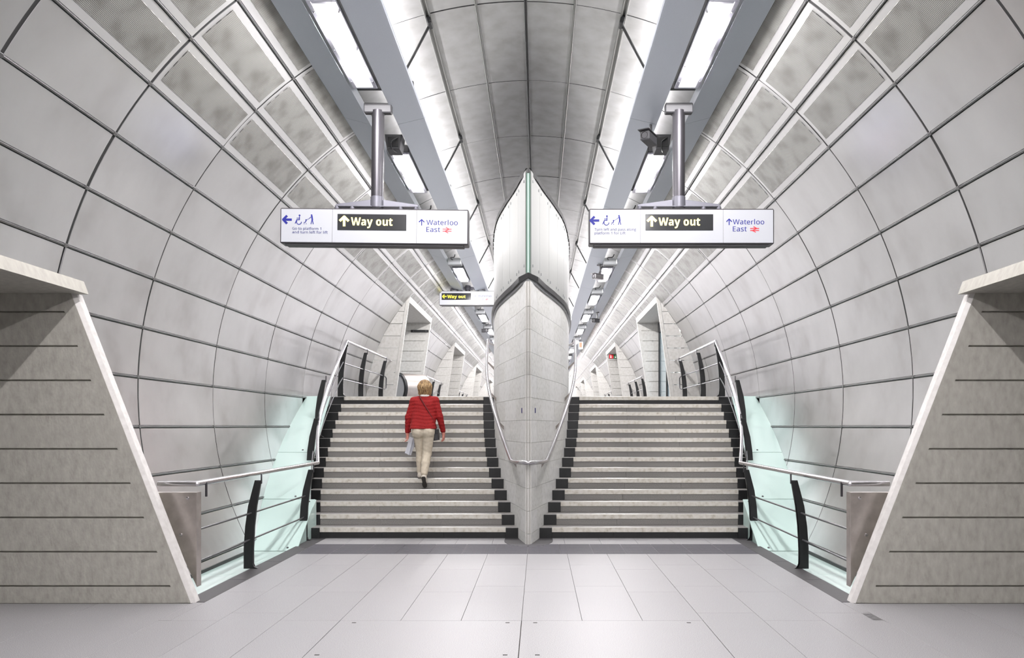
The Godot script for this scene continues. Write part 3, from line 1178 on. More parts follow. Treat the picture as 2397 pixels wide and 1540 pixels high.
# ------------------------------------------------------------------ piers and portals
func build_near_piers() -> void:
	for sg in [-1.0, 1.0]:
		var lab := "beige grooved concrete pier beside the balustrade of the %s" % ["climbed staircase" if sg < 0 else "empty staircase"]
		var t := thing("concrete_pier", lab, "pier", Vector3.ZERO, "grooved concrete piers")
		var edge := func(y: float) -> float: return 3.195 + (4.345 - 3.195) * y / 2.98
		var y_marks := [0.0, 0.165]
		for i in 8:
			y_marks.append(0.165 + 0.3295 * (i + 1))
		y_marks.append(2.98)
		# border along the slanting edge and backing slab
		var sl := poly([[sg * edge.call(0.0), 0.0], [sg * 9.0, 0.0], [sg * 9.0, 2.98], [sg * edge.call(2.98), 2.98]])
		var s := begin()
		prism(s, sl, Transform3D(Basis.IDENTITY, Vector3(0, 0, -NEAR_PIER - 0.03)), 0.10)
		part("body", s, M.concrete, t)
		var bo := 0.115
		s = begin()
		prism(s, poly([[sg * edge.call(0.0), 0.0], [sg * (edge.call(0.0) + bo + 0.02), 0.0], [sg * (edge.call(2.98) + bo + 0.02), 2.98], [sg * edge.call(2.98), 2.98]]), Transform3D(Basis.IDENTITY, Vector3(0, 0, -NEAR_PIER)), 0.04, 0.004)
		part("border", s, M.concrete, t)
		for i in y_marks.size() - 1:
			var a: float = y_marks[i] + (0.008 if i > 0 else 0.0)
			var b: float = y_marks[i + 1] - (0.008 if i < y_marks.size() - 2 else 0.0)
			s = begin()
			prism(s, poly([[sg * (edge.call(a) + bo), a], [sg * 9.0, a], [sg * 9.0, b], [sg * (edge.call(b) + bo), b]]), Transform3D(Basis.IDENTITY, Vector3(0, 0, -NEAR_PIER - 0.0005)), 0.035, 0.002)
			part("concrete_course", s, M.concrete, t)
		# pale chamfered arris
		s = begin()
		var p0 := Vector3(sg * edge.call(0.0), 0.0, -NEAR_PIER)
		var p1 := Vector3(sg * edge.call(2.98), 2.98, -NEAR_PIER)
		var ins := Vector3(-sg * 0.035, 0, -0.035)
		var q0 := p0 + ins
		var q1 := p1 + ins
		var dp := Vector3(0, 0, -0.09)
		quad(s, p0, p1, q1, q0)
		quad(s, q0, q1, q1 + dp, q0 + dp)
		quad(s, q1, p1, p1 + dp, q1 + dp)
		quad(s, q0 + dp, q1 + dp, p1 + dp, p0 + dp)
		part("arris", s, M.concrete_edge, t)
		# the passage this pier ends: near jamb, lintel, soffit, far wall
		var l := thing("portal_lintel", "concrete lintel over the low portal beside the %s" % ["left pier" if false else ("pier near the climbed staircase" if sg < 0 else "pier near the empty staircase")], "lintel", Vector3.ZERO, "portal lintels")
		s = begin()
		prism(s, poly([[sg * 4.215, 2.98], [sg * 9.0, 2.98], [sg * 9.0, 3.25], [sg * 4.36, 3.25], [sg * 4.36, 3.105], [sg * 4.262, 3.105]]), Transform3D(Basis.IDENTITY, Vector3(0, 0, -2.9)), 4.56)
		part("lip", s, M.concrete, l)
		var w := structure("wall_passage_%s" % ("left" if sg < 0 else "right"))
		part("panel", boxed(Vector3(sg * 9.1, 1.6, -5.3), Vector3(0.2, 3.3, 4.9)), M.concrete, w)
		part("panel", boxed(Vector3(sg * 6.7, 1.6, -2.9), Vector3(4.7, 3.3, 0.4)), M.concrete, w)

func far_edge(y: float) -> float:
	return 3.66 - (3.66 - 3.25) * (y - TOP) / (5.12 - TOP)

func build_portals() -> void:
	var where := ["at the top of the stairs", "second beyond the stairs", "third beyond the stairs", "deepest in the concourse"]
	for i in 4:
		var o := 11.0 * i
		for sg in [-1.0, 1.0]:
			var t := thing("concrete_portal", "pale concrete portal %s on the %s side" % [where[i], "climbed staircase's" if sg < 0 else "empty staircase's"], "portal", Vector3.ZERO, "pale concrete portals")
			for e in [[20.3, 0], [24.4, 1]]:
				var d: float = e[0] + o
				var marks := [TOP, TOP + 0.17]
				for q in 8:
					marks.append(TOP + 0.17 + 0.322 * (q + 1))
				var bo := 0.10 if i == 0 else 0.08
				# backing
				var arc := [[sg * far_edge(TOP), TOP]]
				arc.append([sg * 3.26, 5.12])
				if e[1] == 0:
					for q in 9:
						var y := lerpf(5.12, TOP, q / 8.0)
						arc.append([sg * (tunnel_x(y) + 0.0), y])
				else:
					arc = [[sg * far_edge(TOP), TOP], [sg * far_edge(4.98), 4.98], [sg * 8.0, 4.98], [sg * 8.0, TOP]]
				var s := begin()
				prism(s, poly(arc), Transform3D(Basis.IDENTITY, Vector3(0, 0, -d - 0.032)), 0.06)
				part("jamb", s, M.concrete_pale, t)
				s = begin()
				var hi := 5.0 if e[1] == 0 else 4.98
				prism(s, poly([[sg * far_edge(TOP), TOP], [sg * (far_edge(TOP) + bo), TOP], [sg * (minf(far_edge(hi) + bo, tunnel_x(hi) - 0.003)), hi], [sg * far_edge(hi), hi]]), Transform3D(Basis.IDENTITY, Vector3(0, 0, -d)), 0.034)
				part("border", s, M.concrete_pale, t)
				for q in marks.size() - 1:
					var a: float = marks[q] + (0.008 if q > 0 else 0.0)
					var b: float = marks[q + 1] - 0.008
					if e[1] == 1 and a > 4.9:
						continue
					b = minf(b, 5.08 if e[1] == 0 else 4.975)
					var xa := tunnel_x(a) - 0.004 if e[1] == 0 else 8.0
					var xb := tunnel_x(b) - 0.004 if e[1] == 0 else 8.0
					var ea := far_edge(a) + bo
					var eb := far_edge(b) + bo
					if xb < eb + 0.01:
						xb = eb + 0.01
					s = begin()
					prism(s, poly([[sg * ea, a], [sg * xa, a], [sg * xb, b], [sg * eb, b]]), Transform3D(Basis.IDENTITY, Vector3(0, 0, -d)), 0.034)
					part("concrete_course", s, M.concrete_pale, t)
			# lintel: lip and soffit
			var s2 := begin()
			prism(s2, poly([[sg * 3.265, 4.98], [sg * 8.0, 4.98], [sg * 8.0, 5.3], [sg * 3.60, 5.3], [sg * 3.40, 5.12], [sg * 3.235, 5.12]]), Transform3D(Basis.IDENTITY, Vector3(0, 0, -20.31 - o)), 4.13)
			part("lintel", s2, M.concrete_pale, t)
			if i < 3:
				part("end_wall", boxed(Vector3(sg * 8.0, 3.7, -22.35 - o), Vector3(0.2, 2.9, 4.3)), M.concrete_pale, t)
				part("side_wall", boxed(Vector3(sg * 6.2, 3.7, -20.42 - o), Vector3(3.6, 2.9, 0.2)), M.concrete_pale, t)
				part("passage_floor", boxed(Vector3(sg * 6.0, TOP - 0.06, -22.35 - o), Vector3(4.4, 0.1, 4.3)), M.floor1, t)
			else:
				part("end_wall", boxed(Vector3(sg * 6.0, 3.7, -22.35 - o), Vector3(0.2, 2.9, 4.3)), M.concrete_pale, t)

func build_ends() -> void:
	var w := structure("wall_end")
	part("panel", boxed(Vector3(0, 3.5, -66.15), Vector3(10.0, 8.0, 0.2)), M.concrete_pale, w)
	w = structure("wall_back")
	part("panel", boxed(Vector3(0, 3.2, 8.5), Vector3(18.0, 8.0, 0.2)), M.concrete_pale, w)

# ------------------------------------------------------------------ rails
func build_balustrades() -> void:
	for sg in [-1.0, 1.0]:
		var side: String = "the staircase the person climbs" if sg < 0 else "the empty staircase"
		var t := thing("balustrade", "steel handrail balustrade with curved black posts beside %s" % side, "balustrade", Vector3.ZERO, "stair balustrades")
		var rail := []
		for v in [[3.31, 1.13, 12.05], [3.443, 1.409, 12.485], [3.553, 1.686, 12.916], [3.633, 1.982, 13.377], [3.704, 2.426, 14.07], [3.738, 2.92, 14.84], [3.754, 3.44, 15.65]]:
			rail.append(Vector3(sg * v[0], v[1], -v[2]))
		var up := smooth_path(rail, 6)
		part("handrail", tubed([Vector3(sg * 3.64, 1.13, -7.66), Vector3(sg * 3.255, 1.13, -7.66)], 0.028, 16), M.steel, t)
		part("handrail", tubed([Vector3(sg * 3.255, 1.13, -7.66), Vector3(sg * 3.31, 1.13, -12.05)], 0.028, 16), M.steel, t)
		part("handrail", tubed(up, 0.028, 16), M.steel, t)
		part("handrail", tubed([rail[-1], Vector3(sg * 3.745, 3.44, -20.26)], 0.028, 16), M.steel, t)
		for v in [Vector3(sg * 3.255, 1.13, -7.66), rail[0], rail[-1]]:
			var joints := begin()
			lathe(joints, [Vector2(0, -0.028), Vector2(0.02, -0.02), Vector2(0.028, 0), Vector2(0.02, 0.02), Vector2(0, 0.028)], Transform3D(Basis.IDENTITY, v), 14)
			part("handrail_corner", joints, M.steel, t)
		# posts: base x, base y, d
		var posts := [[3.319, 0.0, 9.2], [3.358, 0.0, 11.46], [3.72, 0.78, 13.0], [3.93, 1.50, 14.2], [3.885, TOP, 15.66], [3.875, TOP, 17.4], [3.868, TOP, 19.55]]
		for i in posts.size():
			post(t, sg, posts[i][0], posts[i][1], posts[i][2])
		# bars: straight along the kerb, rising with the stair, level above
		for h in [0.665, 0.345]:
			var x_off := 0.035 if h > 0.5 else 0.055
			var low := [Vector3(sg * 3.27, h, -7.74), Vector3(sg * (3.25 + x_off), h, -9.2), Vector3(sg * (3.29 + x_off), h, -11.46)]
			part("bar", tubed(low, 0.012, 8), M.grey_rail, t)
			var inc := [Vector3(sg * (3.29 + x_off), h, -11.46), Vector3(sg * 3.40, h + 0.02, -11.9)]
			for v in up.slice(4, up.size() - 1, 3):
				var vv: Vector3 = v
				inc.append(Vector3(vv.x + sg * (0.06 + x_off), vv.y - 1.13 + h + 0.02, vv.z))
			inc.append(Vector3(sg * (3.80 + x_off * 0.6), TOP + h + 0.03, -15.62))
			part("bar", tubed(inc, 0.011, 8), M.grey_rail, t)
		var top_bar := [Vector3(sg * 3.825, TOP + 0.68, -15.62), Vector3(sg * 3.815, TOP + 0.68, -19.85), Vector3(sg * 3.805, TOP + 0.64, -19.95), Vector3(sg * 3.81, TOP + 0.39, -19.95), Vector3(sg * 3.825, TOP + 0.35, -19.85), Vector3(sg * 3.845, TOP + 0.35, -15.62)]
		part("bar", tubed(top_bar, 0.013, 8), M.grey_rail, t)
		# steel end plate against the pier
		var s := begin()
		prism(s, poly([[sg * 3.69, 1.042], [sg * 3.254, 1.042], [sg * 3.254, 0.10]]), Transform3D(Basis.IDENTITY, Vector3(0, 0, -7.655)), 0.10, 0.004)
		var pl := part("end_plate", s, M.steel_plate, t)
		for b in [[3.344, 0.985], [3.412, 0.62]]:
			s = begin()
			lathe(s, [Vector2(0, 0.012), Vector2(0.013, 0.010), Vector2(0.018, 0.0)], Transform3D(Basis(Vector3.RIGHT, PI / 2), Vector3(sg * b[0], b[1], -7.655)), 12)
			part("bolt", s, M.steel, pl)
		part("stub", boxed(Vector3(sg * 3.235, 1.06, -7.83), Vector3(0.02, 0.15, 0.02), 0.003), M.pole, t)
	# short balustrades farther along the upper floor
	for i in range(1, 4):
		for sg in [-1.0, 1.0]:
			var o := 11.0 * i
			var t := thing("short_balustrade", "short balustrade before the %s pale portal on %s side" % [["", "second", "third", "deepest"][i], "the climbed staircase's" if sg < 0 else "the empty staircase's"], "balustrade", Vector3.ZERO, "short balustrades by the far portals")
			part("handrail", tubed([Vector3(sg * 3.75, 3.44, -15.7 - o), Vector3(sg * 3.745, 3.44, -20.26 - o)], 0.028, 8), M.steel, t)
			for d in [15.8, 17.6, 19.55]:
				post(t, sg, 3.87, TOP, d + o)
			for h in [0.70, 0.36]:
				part("bar", tubed([Vector3(sg * 3.83, TOP + h, -15.8 - o), Vector3(sg * 3.82, TOP + h, -19.9 - o)], 0.013, 6), M.grey_rail, t)

func post(t: Node3D, sg: float, x: float, y: float, d: float) -> void:
	var o := [[-0.056, 0.0], [-0.056, 0.24], [-0.038, 0.506], [-0.004, 0.746], [0.044, 0.932], [0.077, 1.055], [0.150, 1.05], [0.13, 0.932], [0.097, 0.746], [0.071, 0.506], [0.058, 0.24], [0.058, 0.06], [0.072, 0.025], [0.11, 0.006], [0.11, 0.0]]
	var p := []
	for v in o:
		p.append([sg * (x - v[0]), y + v[1]])
	var s := begin()
	prism(s, poly(p), Transform3D(Basis.IDENTITY, Vector3(0, 0, -d + 0.02)), 0.04, 0.004)
	var q := part("post", s, M.black_metal, t)
	part("stub", boxed(Vector3(sg * (x - 0.152), y + 1.075, -d), Vector3(0.016, 0.12, 0.018), 0.003), M.pole, q)
	part("stub_foot", boxed(Vector3(sg * (x - 0.11), y + 1.05, -d), Vector3(0.07, 0.014, 0.03), 0.003), M.black_metal, q)

func build_prow_rail() -> void:
	var t := thing("prow_handrail", "tubular steel handrail wrapped around the front of the prow", "handrail")
	for sg in [-1.0, 1.0]:
		var pts := []
		for v in [[0.263, 1.18, 11.6], [0.355, 1.37, 11.97], [0.509, 1.72, 12.62], [0.635, 2.04, 13.2], [0.775, 2.45, 14.1], [0.865, 2.90, 14.95], [0.89, 3.47, 15.75]]:
			pts.append(Vector3(sg * v[0], v[1], -v[2]))
		var path := smooth_path(pts, 5)
		part("rail", tubed(path, 0.028, 16), M.steel, t)
		var e: Vector3 = pts[-1]
		part("return_rail", tubed([e, e + Vector3(-sg * 0.03, -0.06, -0.05), e + Vector3(-sg * 0.12, -0.09, -0.22)], 0.022, 12), M.steel, t)
		for i in [3, 12, 19, 26]:
			var p: Vector3 = path[i]
			var yb := p.y - 0.16
			var u := maxf(0.06, -p.z + 0.06 - hull_tip(yb))
			var w := hull(u, yb, sg)
			var s := begin()
			var a := p + Vector3(0, -0.028, 0)
			var dz := Vector3(0, 0, 0.006)
			var m := a.lerp(w, 0.12) + Vector3(0, -0.05, 0)
			for z in [dz, -dz]:
				quad(s, a + z + Vector3(sg * 0.012, 0, 0), a + z + Vector3(-sg * 0.012, 0, 0), w + z + Vector3(0, 0.02, 0), w + z + Vector3(0, -0.045, 0))
			quad(s, a + dz + Vector3(sg * 0.012, 0, 0), a - dz + Vector3(sg * 0.012, 0, 0), w - dz + Vector3(0, -0.045, 0), w + dz + Vector3(0, -0.045, 0))
			quad(s, a + dz - Vector3(sg * 0.012, 0, 0), a - dz - Vector3(sg * 0.012, 0, 0), w - dz + Vector3(0, 0.02, 0), w + dz + Vector3(0, 0.02, 0))
			part("bracket", s, M.steel_plate, t)
	part("front_rail", tubed([Vector3(-0.263, 1.18, -11.6), Vector3(-0.215, 1.175, -11.35), Vector3(-0.12, 1.18, -11.05), Vector3(-0.04, 1.185, -10.93), Vector3(0.04, 1.185, -10.93), Vector3(0.12, 1.18, -11.05), Vector3(0.215, 1.175, -11.35), Vector3(0.263, 1.18, -11.6)], 0.028, 16), M.steel, t)

# ------------------------------------------------------------------ signs
func flat(pts: Array, mat: Material, parent: Node, called: String, depth := 0.003) -> void:
	var s := begin()
	prism(s, poly(pts), Transform3D(Basis.IDENTITY, Vector3(0, 0, depth)), depth)
	part(called, s, mat, parent)

var lift_count := 0
var print_z := 0.003
func stroke(s: SurfaceTool, a: Vector2, b: Vector2, w: float) -> void:
	lift_count = (lift_count + 1) % 7
	var n := (b - a).normalized().orthogonal() * w * 0.5
	var e := (b - a).normalized() * w * 0.25
	prism(s, PackedVector2Array([a - e - n, b + e - n, b + e + n, a - e + n]), Transform3D(Basis.IDENTITY, Vector3(0, 0, print_z + lift_count * 0.00025)), 0.003)

func dot(s: SurfaceTool, c: Vector2, r: float) -> void:
	var o := PackedVector2Array()
	for i in 14:
		o.append(c + Vector2(cos(TAU * i / 14), sin(TAU * i / 14)) * r)
	prism(s, o, Transform3D(Basis.IDENTITY, Vector3(0, 0, print_z)), 0.003)

func lettering(text: String, x: float, base: float, cap: float, width: float, mat: Material, parent: Node3D, z := 0.001, weight := 400) -> void:
	var font := SystemFont.new()
	font.font_names = PackedStringArray(["Droid Sans"])
	font.font_weight = weight
	var tm := TextMesh.new()
	tm.font = font
	tm.font_size = 64
	tm.text = text
	tm.depth = 0.003
	tm.pixel_size = cap / (0.714 * 64.0)
	tm.curve_step = 1.0
	tm.horizontal_alignment = HORIZONTAL_ALIGNMENT_LEFT
	tm.vertical_alignment = VERTICAL_ALIGNMENT_TOP
	var o := part("lettering", tm, mat, parent)
	var bb := tm.get_aabb()
	var k := width / maxf(bb.size.x, 0.001)
	o.scale = Vector3(k, 1, 1)
	o.position = Vector3(x - bb.position.x * k, base + font.get_ascent(64) * tm.pixel_size, z)

func arrow(c: Vector2, size: float, turn: float, mat: Material, parent: Node3D, w := 0.2) -> void:
	var s := begin()
	var r := func(v: Vector2) -> Vector2: return c + (v * size).rotated(turn)
	stroke(s, r.call(Vector2(0, -0.5)), r.call(Vector2(0, 0.38)), size * w)
	stroke(s, r.call(Vector2(-0.42, 0.03)), r.call(Vector2(0.0, 0.44)), size * w)
	stroke(s, r.call(Vector2(0.42, 0.03)), r.call(Vector2(0.0, 0.44)), size * w)
	part("arrow", s, mat, parent)

func rail_symbol(c: Vector2, w: float, mat: Material, parent: Node3D) -> void:
	var s := begin()
	var h := w * 0.12
	for y in [h, -h]:
		stroke(s, c + Vector2(-w * 0.5, y), c + Vector2(w * 0.5, y), w * 0.085)
	stroke(s, c + Vector2(-w * 0.12, h * 2.7), c + Vector2(w * 0.26, h), w * 0.085)
	stroke(s, c + Vector2(w * 0.26, h), c + Vector2(-w * 0.26, -h), w * 0.085)
	stroke(s, c + Vector2(-w * 0.26, -h), c + Vector2(w * 0.12, -h * 2.7), w * 0.085)
	part("rail_symbol", s, mat, parent)

func pictograms(parent: Node3D, mat: Material, ox: float) -> void:
	# wheelchair user
	var s := begin()
	var c := Vector2(-0.945 + ox, 0.071)
	var pts := []
	for i in 15:
		var a := deg_to_rad(150.0 + i * 15.0)
		pts.append(c + Vector2(0.006, -0.028) + Vector2(cos(a), sin(a)) * 0.030)
	for i in 14:
		stroke(s, pts[i], pts[i + 1], 0.0085)
	dot(s, c + Vector2(0.012, 0.052), 0.011)
	stroke(s, c + Vector2(0.012, 0.036), c + Vector2(0.012, 0.0), 0.010)
	stroke(s, c + Vector2(0.012, 0.0), c + Vector2(-0.020, 0.0), 0.009)
	stroke(s, c + Vector2(-0.020, 0.0), c + Vector2(-0.040, -0.046), 0.009)
	stroke(s, c + Vector2(0.012, 0.018), c + Vector2(-0.022, 0.018), 0.007)
	part("pictogram", s, mat, parent)
	# pushchair
	s = begin()
	c = Vector2(-0.862 + ox, 0.048)
	dot(s, c + Vector2(0.010, 0.020), 0.0085)
	stroke(s, c + Vector2(0.010, 0.010), c + Vector2(0.002, -0.008), 0.010)
	stroke(s, c + Vector2(0.002, -0.008), c + Vector2(-0.016, -0.010), 0.007)
	dot(s, c + Vector2(-0.014, -0.026), 0.005)
	dot(s, c + Vector2(0.012, -0.026), 0.005)
	part("pictogram", s, mat, parent)
	# person pushing
	s = begin()
	c = Vector2(-0.785 + ox, 0.074)
	dot(s, c + Vector2(0.0, 0.054), 0.010)
	stroke(s, c + Vector2(0.004, 0.040), c + Vector2(0.010, -0.004), 0.018)
	stroke(s, c + Vector2(0.006, -0.004), c + Vector2(-0.006, -0.054), 0.009)
	stroke(s, c + Vector2(0.010, -0.004), c + Vector2(0.022, -0.054), 0.009)
	stroke(s, c + Vector2(-0.002, 0.036), c + Vector2(-0.026, 0.014), 0.006)
	stroke(s, c + Vector2(-0.026, 0.014), c + Vector2(-0.062, -0.006), 0.004)
	part("pictogram", s, mat, parent)

func sign_body(t: Node3D, w: float, h: float, dep: float) -> void:
	part("case", boxed(Vector3(0, 0, -dep * 0.5), Vector3(w, h, dep - 0.004), 0.012), M.sign_frame, t)
	part("under_channel", boxed(Vector3(0, -h * 0.5 - 0.008, -dep * 0.5), Vector3(w - 0.12, 0.02, dep - 0.05), 0.004), M.dark_box, t)

func build_signs() -> void:
	for i in 2:
		var sg := -1.0 if i == 0 else 1.0
		var t := thing("hanging_sign", "long white hanging sign reading Go to platform 1, lit Way out, Waterloo East" if i == 0 else "long white hanging sign reading Turn left and pass along, lit Way out, Waterloo East", "sign", Vector3(-1.870 if i == 0 else 1.906, 4.158, -9.444), "hanging way out signs")
		if i == 0:
			t.rotation.z = -0.0105
		var w := 2.315 if i == 0 else 2.275
		sign_body(t, w, 0.435, 0.19)
		var k := w / 2.315
		var seams := [-w * 0.5 + 0.012, -0.516 * k, 0.520 * k, w * 0.5 - 0.012]
		for j in 3:
			part("face_panel", boxed(Vector3((seams[j] + seams[j + 1]) * 0.5, 0, -0.006), Vector3(seams[j + 1] - seams[j] - 0.003, 0.405, 0.012), 0.002), M.sign_face, t)
		part("display", boxed(Vector3(-0.029, 0.047, 0.001), Vector3(0.846 * k, 0.20, 0.006), 0.002), M.display, t)
		var face := Node3D.new()
		face.name = "print"
		arrow(Vector2(-1.072, 0.070), 0.105, PI / 2, M.blue, t, 0.26)
		pictograms(t, M.blue, 0.015)
		if i == 0:
			lettering("Go to platform 1", -1.005, -0.0525, 0.031, 0.355, M.navy, t)
			lettering("and turn left for lift", -1.005, -0.0975, 0.031, 0.435, M.navy, t)
		else:
			lettering("Turn left and pass along", -1.07, -0.055, 0.031, 0.51, M.navy, t)
			lettering("platform 1 for Lift", -1.07, -0.100, 0.031, 0.38, M.navy, t)
		print_z = 0.0075
		arrow(Vector2(-0.368, 0.060), 0.118, 0.0, M.lettering_lit, t, 0.25)
		print_z = 0.003
		lettering("Way out", -0.285, 0.008, 0.095, 0.51, M.lettering_lit, t, 0.004, 800)
		arrow(Vector2(0.582, 0.055), 0.075, 0.0, M.blue, t, 0.15)
		lettering("Waterloo", 0.640 if i == 0 else 0.628, 0.0236, 0.060, 0.385, M.blue, t)
		lettering("East", 0.640 if i == 0 else 0.628, -0.063, 0.060, 0.170, M.blue, t)
		rail_symbol(Vector2(0.895, -0.0396), 0.105, M.red, t)
		hang(t, 0.014 if i == 0 else -0.02, 1.45)
	# smaller sign over the upper floor
	var t := thing("hanging_sign", "small white hanging sign with yellow Way out arrow, half behind the prow", "sign", Vector3(-1.93, 5.455, -22.5), "hanging way out signs")
	sign_body(t, 1.66, 0.42, 0.18)
	part("face_panel", boxed(Vector3(0, 0, -0.006), Vector3(1.64, 0.395, 0.012), 0.002), M.sign_face, t)
	part("display", boxed(Vector3(-0.33, 0.045, 0.001), Vector3(0.86, 0.20, 0.006), 0.002), M.display, t)
	print_z = 0.0075
	arrow(Vector2(-0.68, 0.045), 0.115, PI / 2, M.lettering_yellow, t, 0.22)
	print_z = 0.003
	lettering("Way out", -0.59, 0.0, 0.085, 0.53, M.lettering_yellow, t, 0.004, 800)
	arrow(Vector2(0.24, 0.058), 0.062, PI / 2, M.blue, t, 0.13)
	lettering("Waterloo", 0.30, 0.030, 0.062, 0.40, M.navy, t)
	lettering("East", 0.30, -0.070, 0.062, 0.17, M.navy, t)
	rail_symbol(Vector2(0.56, -0.04), 0.10, M.red, t)
	hang(t, 0.0, 0.22)

# pole, collar and wing bracket that carry a sign (origin at the sign's centre)
func hang(t: Node3D, x: float, height: float) -> void:
	var s := begin()
	lathe(s, [Vector2(0.076, 0.24), Vector2(0.076, height)], Transform3D(Basis.IDENTITY, Vector3(x, 0, -0.095)), 24)
	part("pole", s, M.pole, t)
	s = begin()
	lathe(s, [Vector2(0.0, 0.245), Vector2(0.074, 0.242), Vector2(0.083, 0.25), Vector2(0.083, 0.38), Vector2(0.076, 0.385)], Transform3D(Basis.IDENTITY, Vector3(x, 0, -0.095)), 24)
	part("collar", s, M.bracket, t)
	var br := begin()
	for sg in [-1.0, 1.0]:
		prism(br, poly([[x + sg * 0.06, 0.262], [x + sg * 0.51, 0.262], [x + sg * 0.51, 0.292], [x + sg * 0.06, 0.352]]), Transform3D(Basis.IDENTITY, Vector3(0, 0, -0.075)), 0.04, 0.004)
		box(br, Vector3(x + sg * 0.28, 0.258, -0.095), Vector3(0.46, 0.012, 0.12), 0.003)
	part("wing_bracket", br, M.bracket, t)
	for q in [-0.49, -0.3, 0.3, 0.49]:
		s = begin()
		lathe(s, [Vector2(0.0, 0.222), Vector2(0.03, 0.222), Vector2(0.032, 0.24), Vector2(0.02, 0.262)], Transform3D(Basis.IDENTITY, Vector3(x + q, 0, -0.06)), 10)
		part("bolt", s, M.bracket, t)
	if height > 1.0:
		part("head_plate", boxed(Vector3(x, height + 0.03, -0.095), Vector3(0.34, 0.12, 0.10), 0.01), M.dark_box, t)

# ------------------------------------------------------------------ the person
class Field:
	var o: Vector3
	var c: float
	var n: Vector3i
	var f: PackedFloat32Array
	func setup(lo: Vector3, hi: Vector3, cell: float) -> void:
		o = lo
		c = cell
		n = Vector3i(((hi - lo) / cell).ceil()) + Vector3i.ONE
		f = PackedFloat32Array()
		f.resize(n.x * n.y * n.z)
		f.fill(1.0)
	# tapered capsule joined with a smooth minimum
	func bone(a: Vector3, b: Vector3, ra: float, rb: float, k := 0.03) -> void:
		var m := maxf(ra, rb) + k + 2.0 * c
		var lo := Vector3i(((Vector3(minf(a.x, b.x), minf(a.y, b.y), minf(a.z, b.z)) - Vector3.ONE * m - o) / c).floor()).clamp(Vector3i.ZERO, n - Vector3i.ONE)
		var hi := Vector3i(((Vector3(maxf(a.x, b.x), maxf(a.y, b.y), maxf(a.z, b.z)) + Vector3.ONE * m - o) / c).ceil()).clamp(Vector3i.ZERO, n - Vector3i.ONE)
		var ab := b - a
		var l2 := maxf(ab.length_squared(), 1e-9)
		for z in range(lo.z, hi.z + 1):
			for y in range(lo.y, hi.y + 1):
				var i := (z * n.y + y) * n.x + lo.x
				for x in range(lo.x, hi.x + 1):
					var p := o + Vector3(x, y, z) * c
					var t := clampf((p - a).dot(ab) / l2, 0.0, 1.0)
					var d := p.distance_to(a + ab * t) - lerpf(ra, rb, t)
					var g := f[i]
					var h := maxf(k - absf(d - g), 0.0) / k
					f[i] = minf(d, g) - h * h * k * 0.25
					i += 1
	func mesh(s: SurfaceTool) -> void:
		var idx := {}
		var verts := PackedVector3Array()
		var norms := PackedVector3Array()
		var sx := 1
		var sy := n.x
		var sz := n.x * n.y
		var offs := [0, sx, sy, sx + sy, sz, sx + sz, sy + sz, sx + sy + sz]
		for z in n.z - 1:
			for y in n.y - 1:
				var b := z * sz + y * sy
				for x in n.x - 1:
					var i := b + x
					var f0 := f[i]
					if f0 > 3.0 * c or f0 < -3.0 * c:
						continue
					var neg := 0
					for q in 8:
						if f[i + offs[q]] < 0.0:
							neg += 1
					if neg == 0 or neg == 8:
						continue
					var sum := Vector3.ZERO
					var cnt := 0
					for e in [[0, 1], [2, 3], [4, 5], [6, 7], [0, 2], [1, 3], [4, 6], [5, 7], [0, 4], [1, 5], [2, 6], [3, 7]]:
						var fa := f[i + offs[e[0]]]
						var fb := f[i + offs[e[1]]]
						if (fa < 0.0) != (fb < 0.0):
							var t := fa / (fa - fb)
							var pa := Vector3(e[0] & 1, (e[0] >> 1) & 1, e[0] >> 2)
							var pb := Vector3(e[1] & 1, (e[1] >> 1) & 1, e[1] >> 2)
							sum += pa.lerp(pb, t)
							cnt += 1
					idx[i] = verts.size()
					verts.append(o + (Vector3(x, y, z) + sum / cnt) * c)
					norms.append(Vector3(f[i + sx] - f0 + f[i + sx + sy + sz] - f[i + sy + sz], f[i + sy] - f0 + f[i + sx + sy + sz] - f[i + sx + sz], f[i + sz] - f0 + f[i + sx + sy + sz] - f[i + sx + sy]).normalized())
		for i in idx:
			var f0 := f[i]
			for ax in [[sx, sy, sz], [sy, sz, sx], [sz, sx, sy]]:
				var f1 := f[i + ax[0]]
				if (f0 < 0.0) == (f1 < 0.0):
					continue
				var q := [i, i - ax[1], i - ax[1] - ax[2], i - ax[2]]
				if not (idx.has(q[1]) and idx.has(q[2]) and idx.has(q[3])):
					continue
				var order := [0, 1, 2, 0, 2, 3] if f0 > 0.0 else [0, 2, 1, 0, 3, 2]
				for w in order:
					var vi: int = idx[q[w]]
					s.set_normal(norms[vi])
					s.set_uv(Vector2(verts[vi].x, verts[vi].y))
					s.add_vertex(verts[vi])

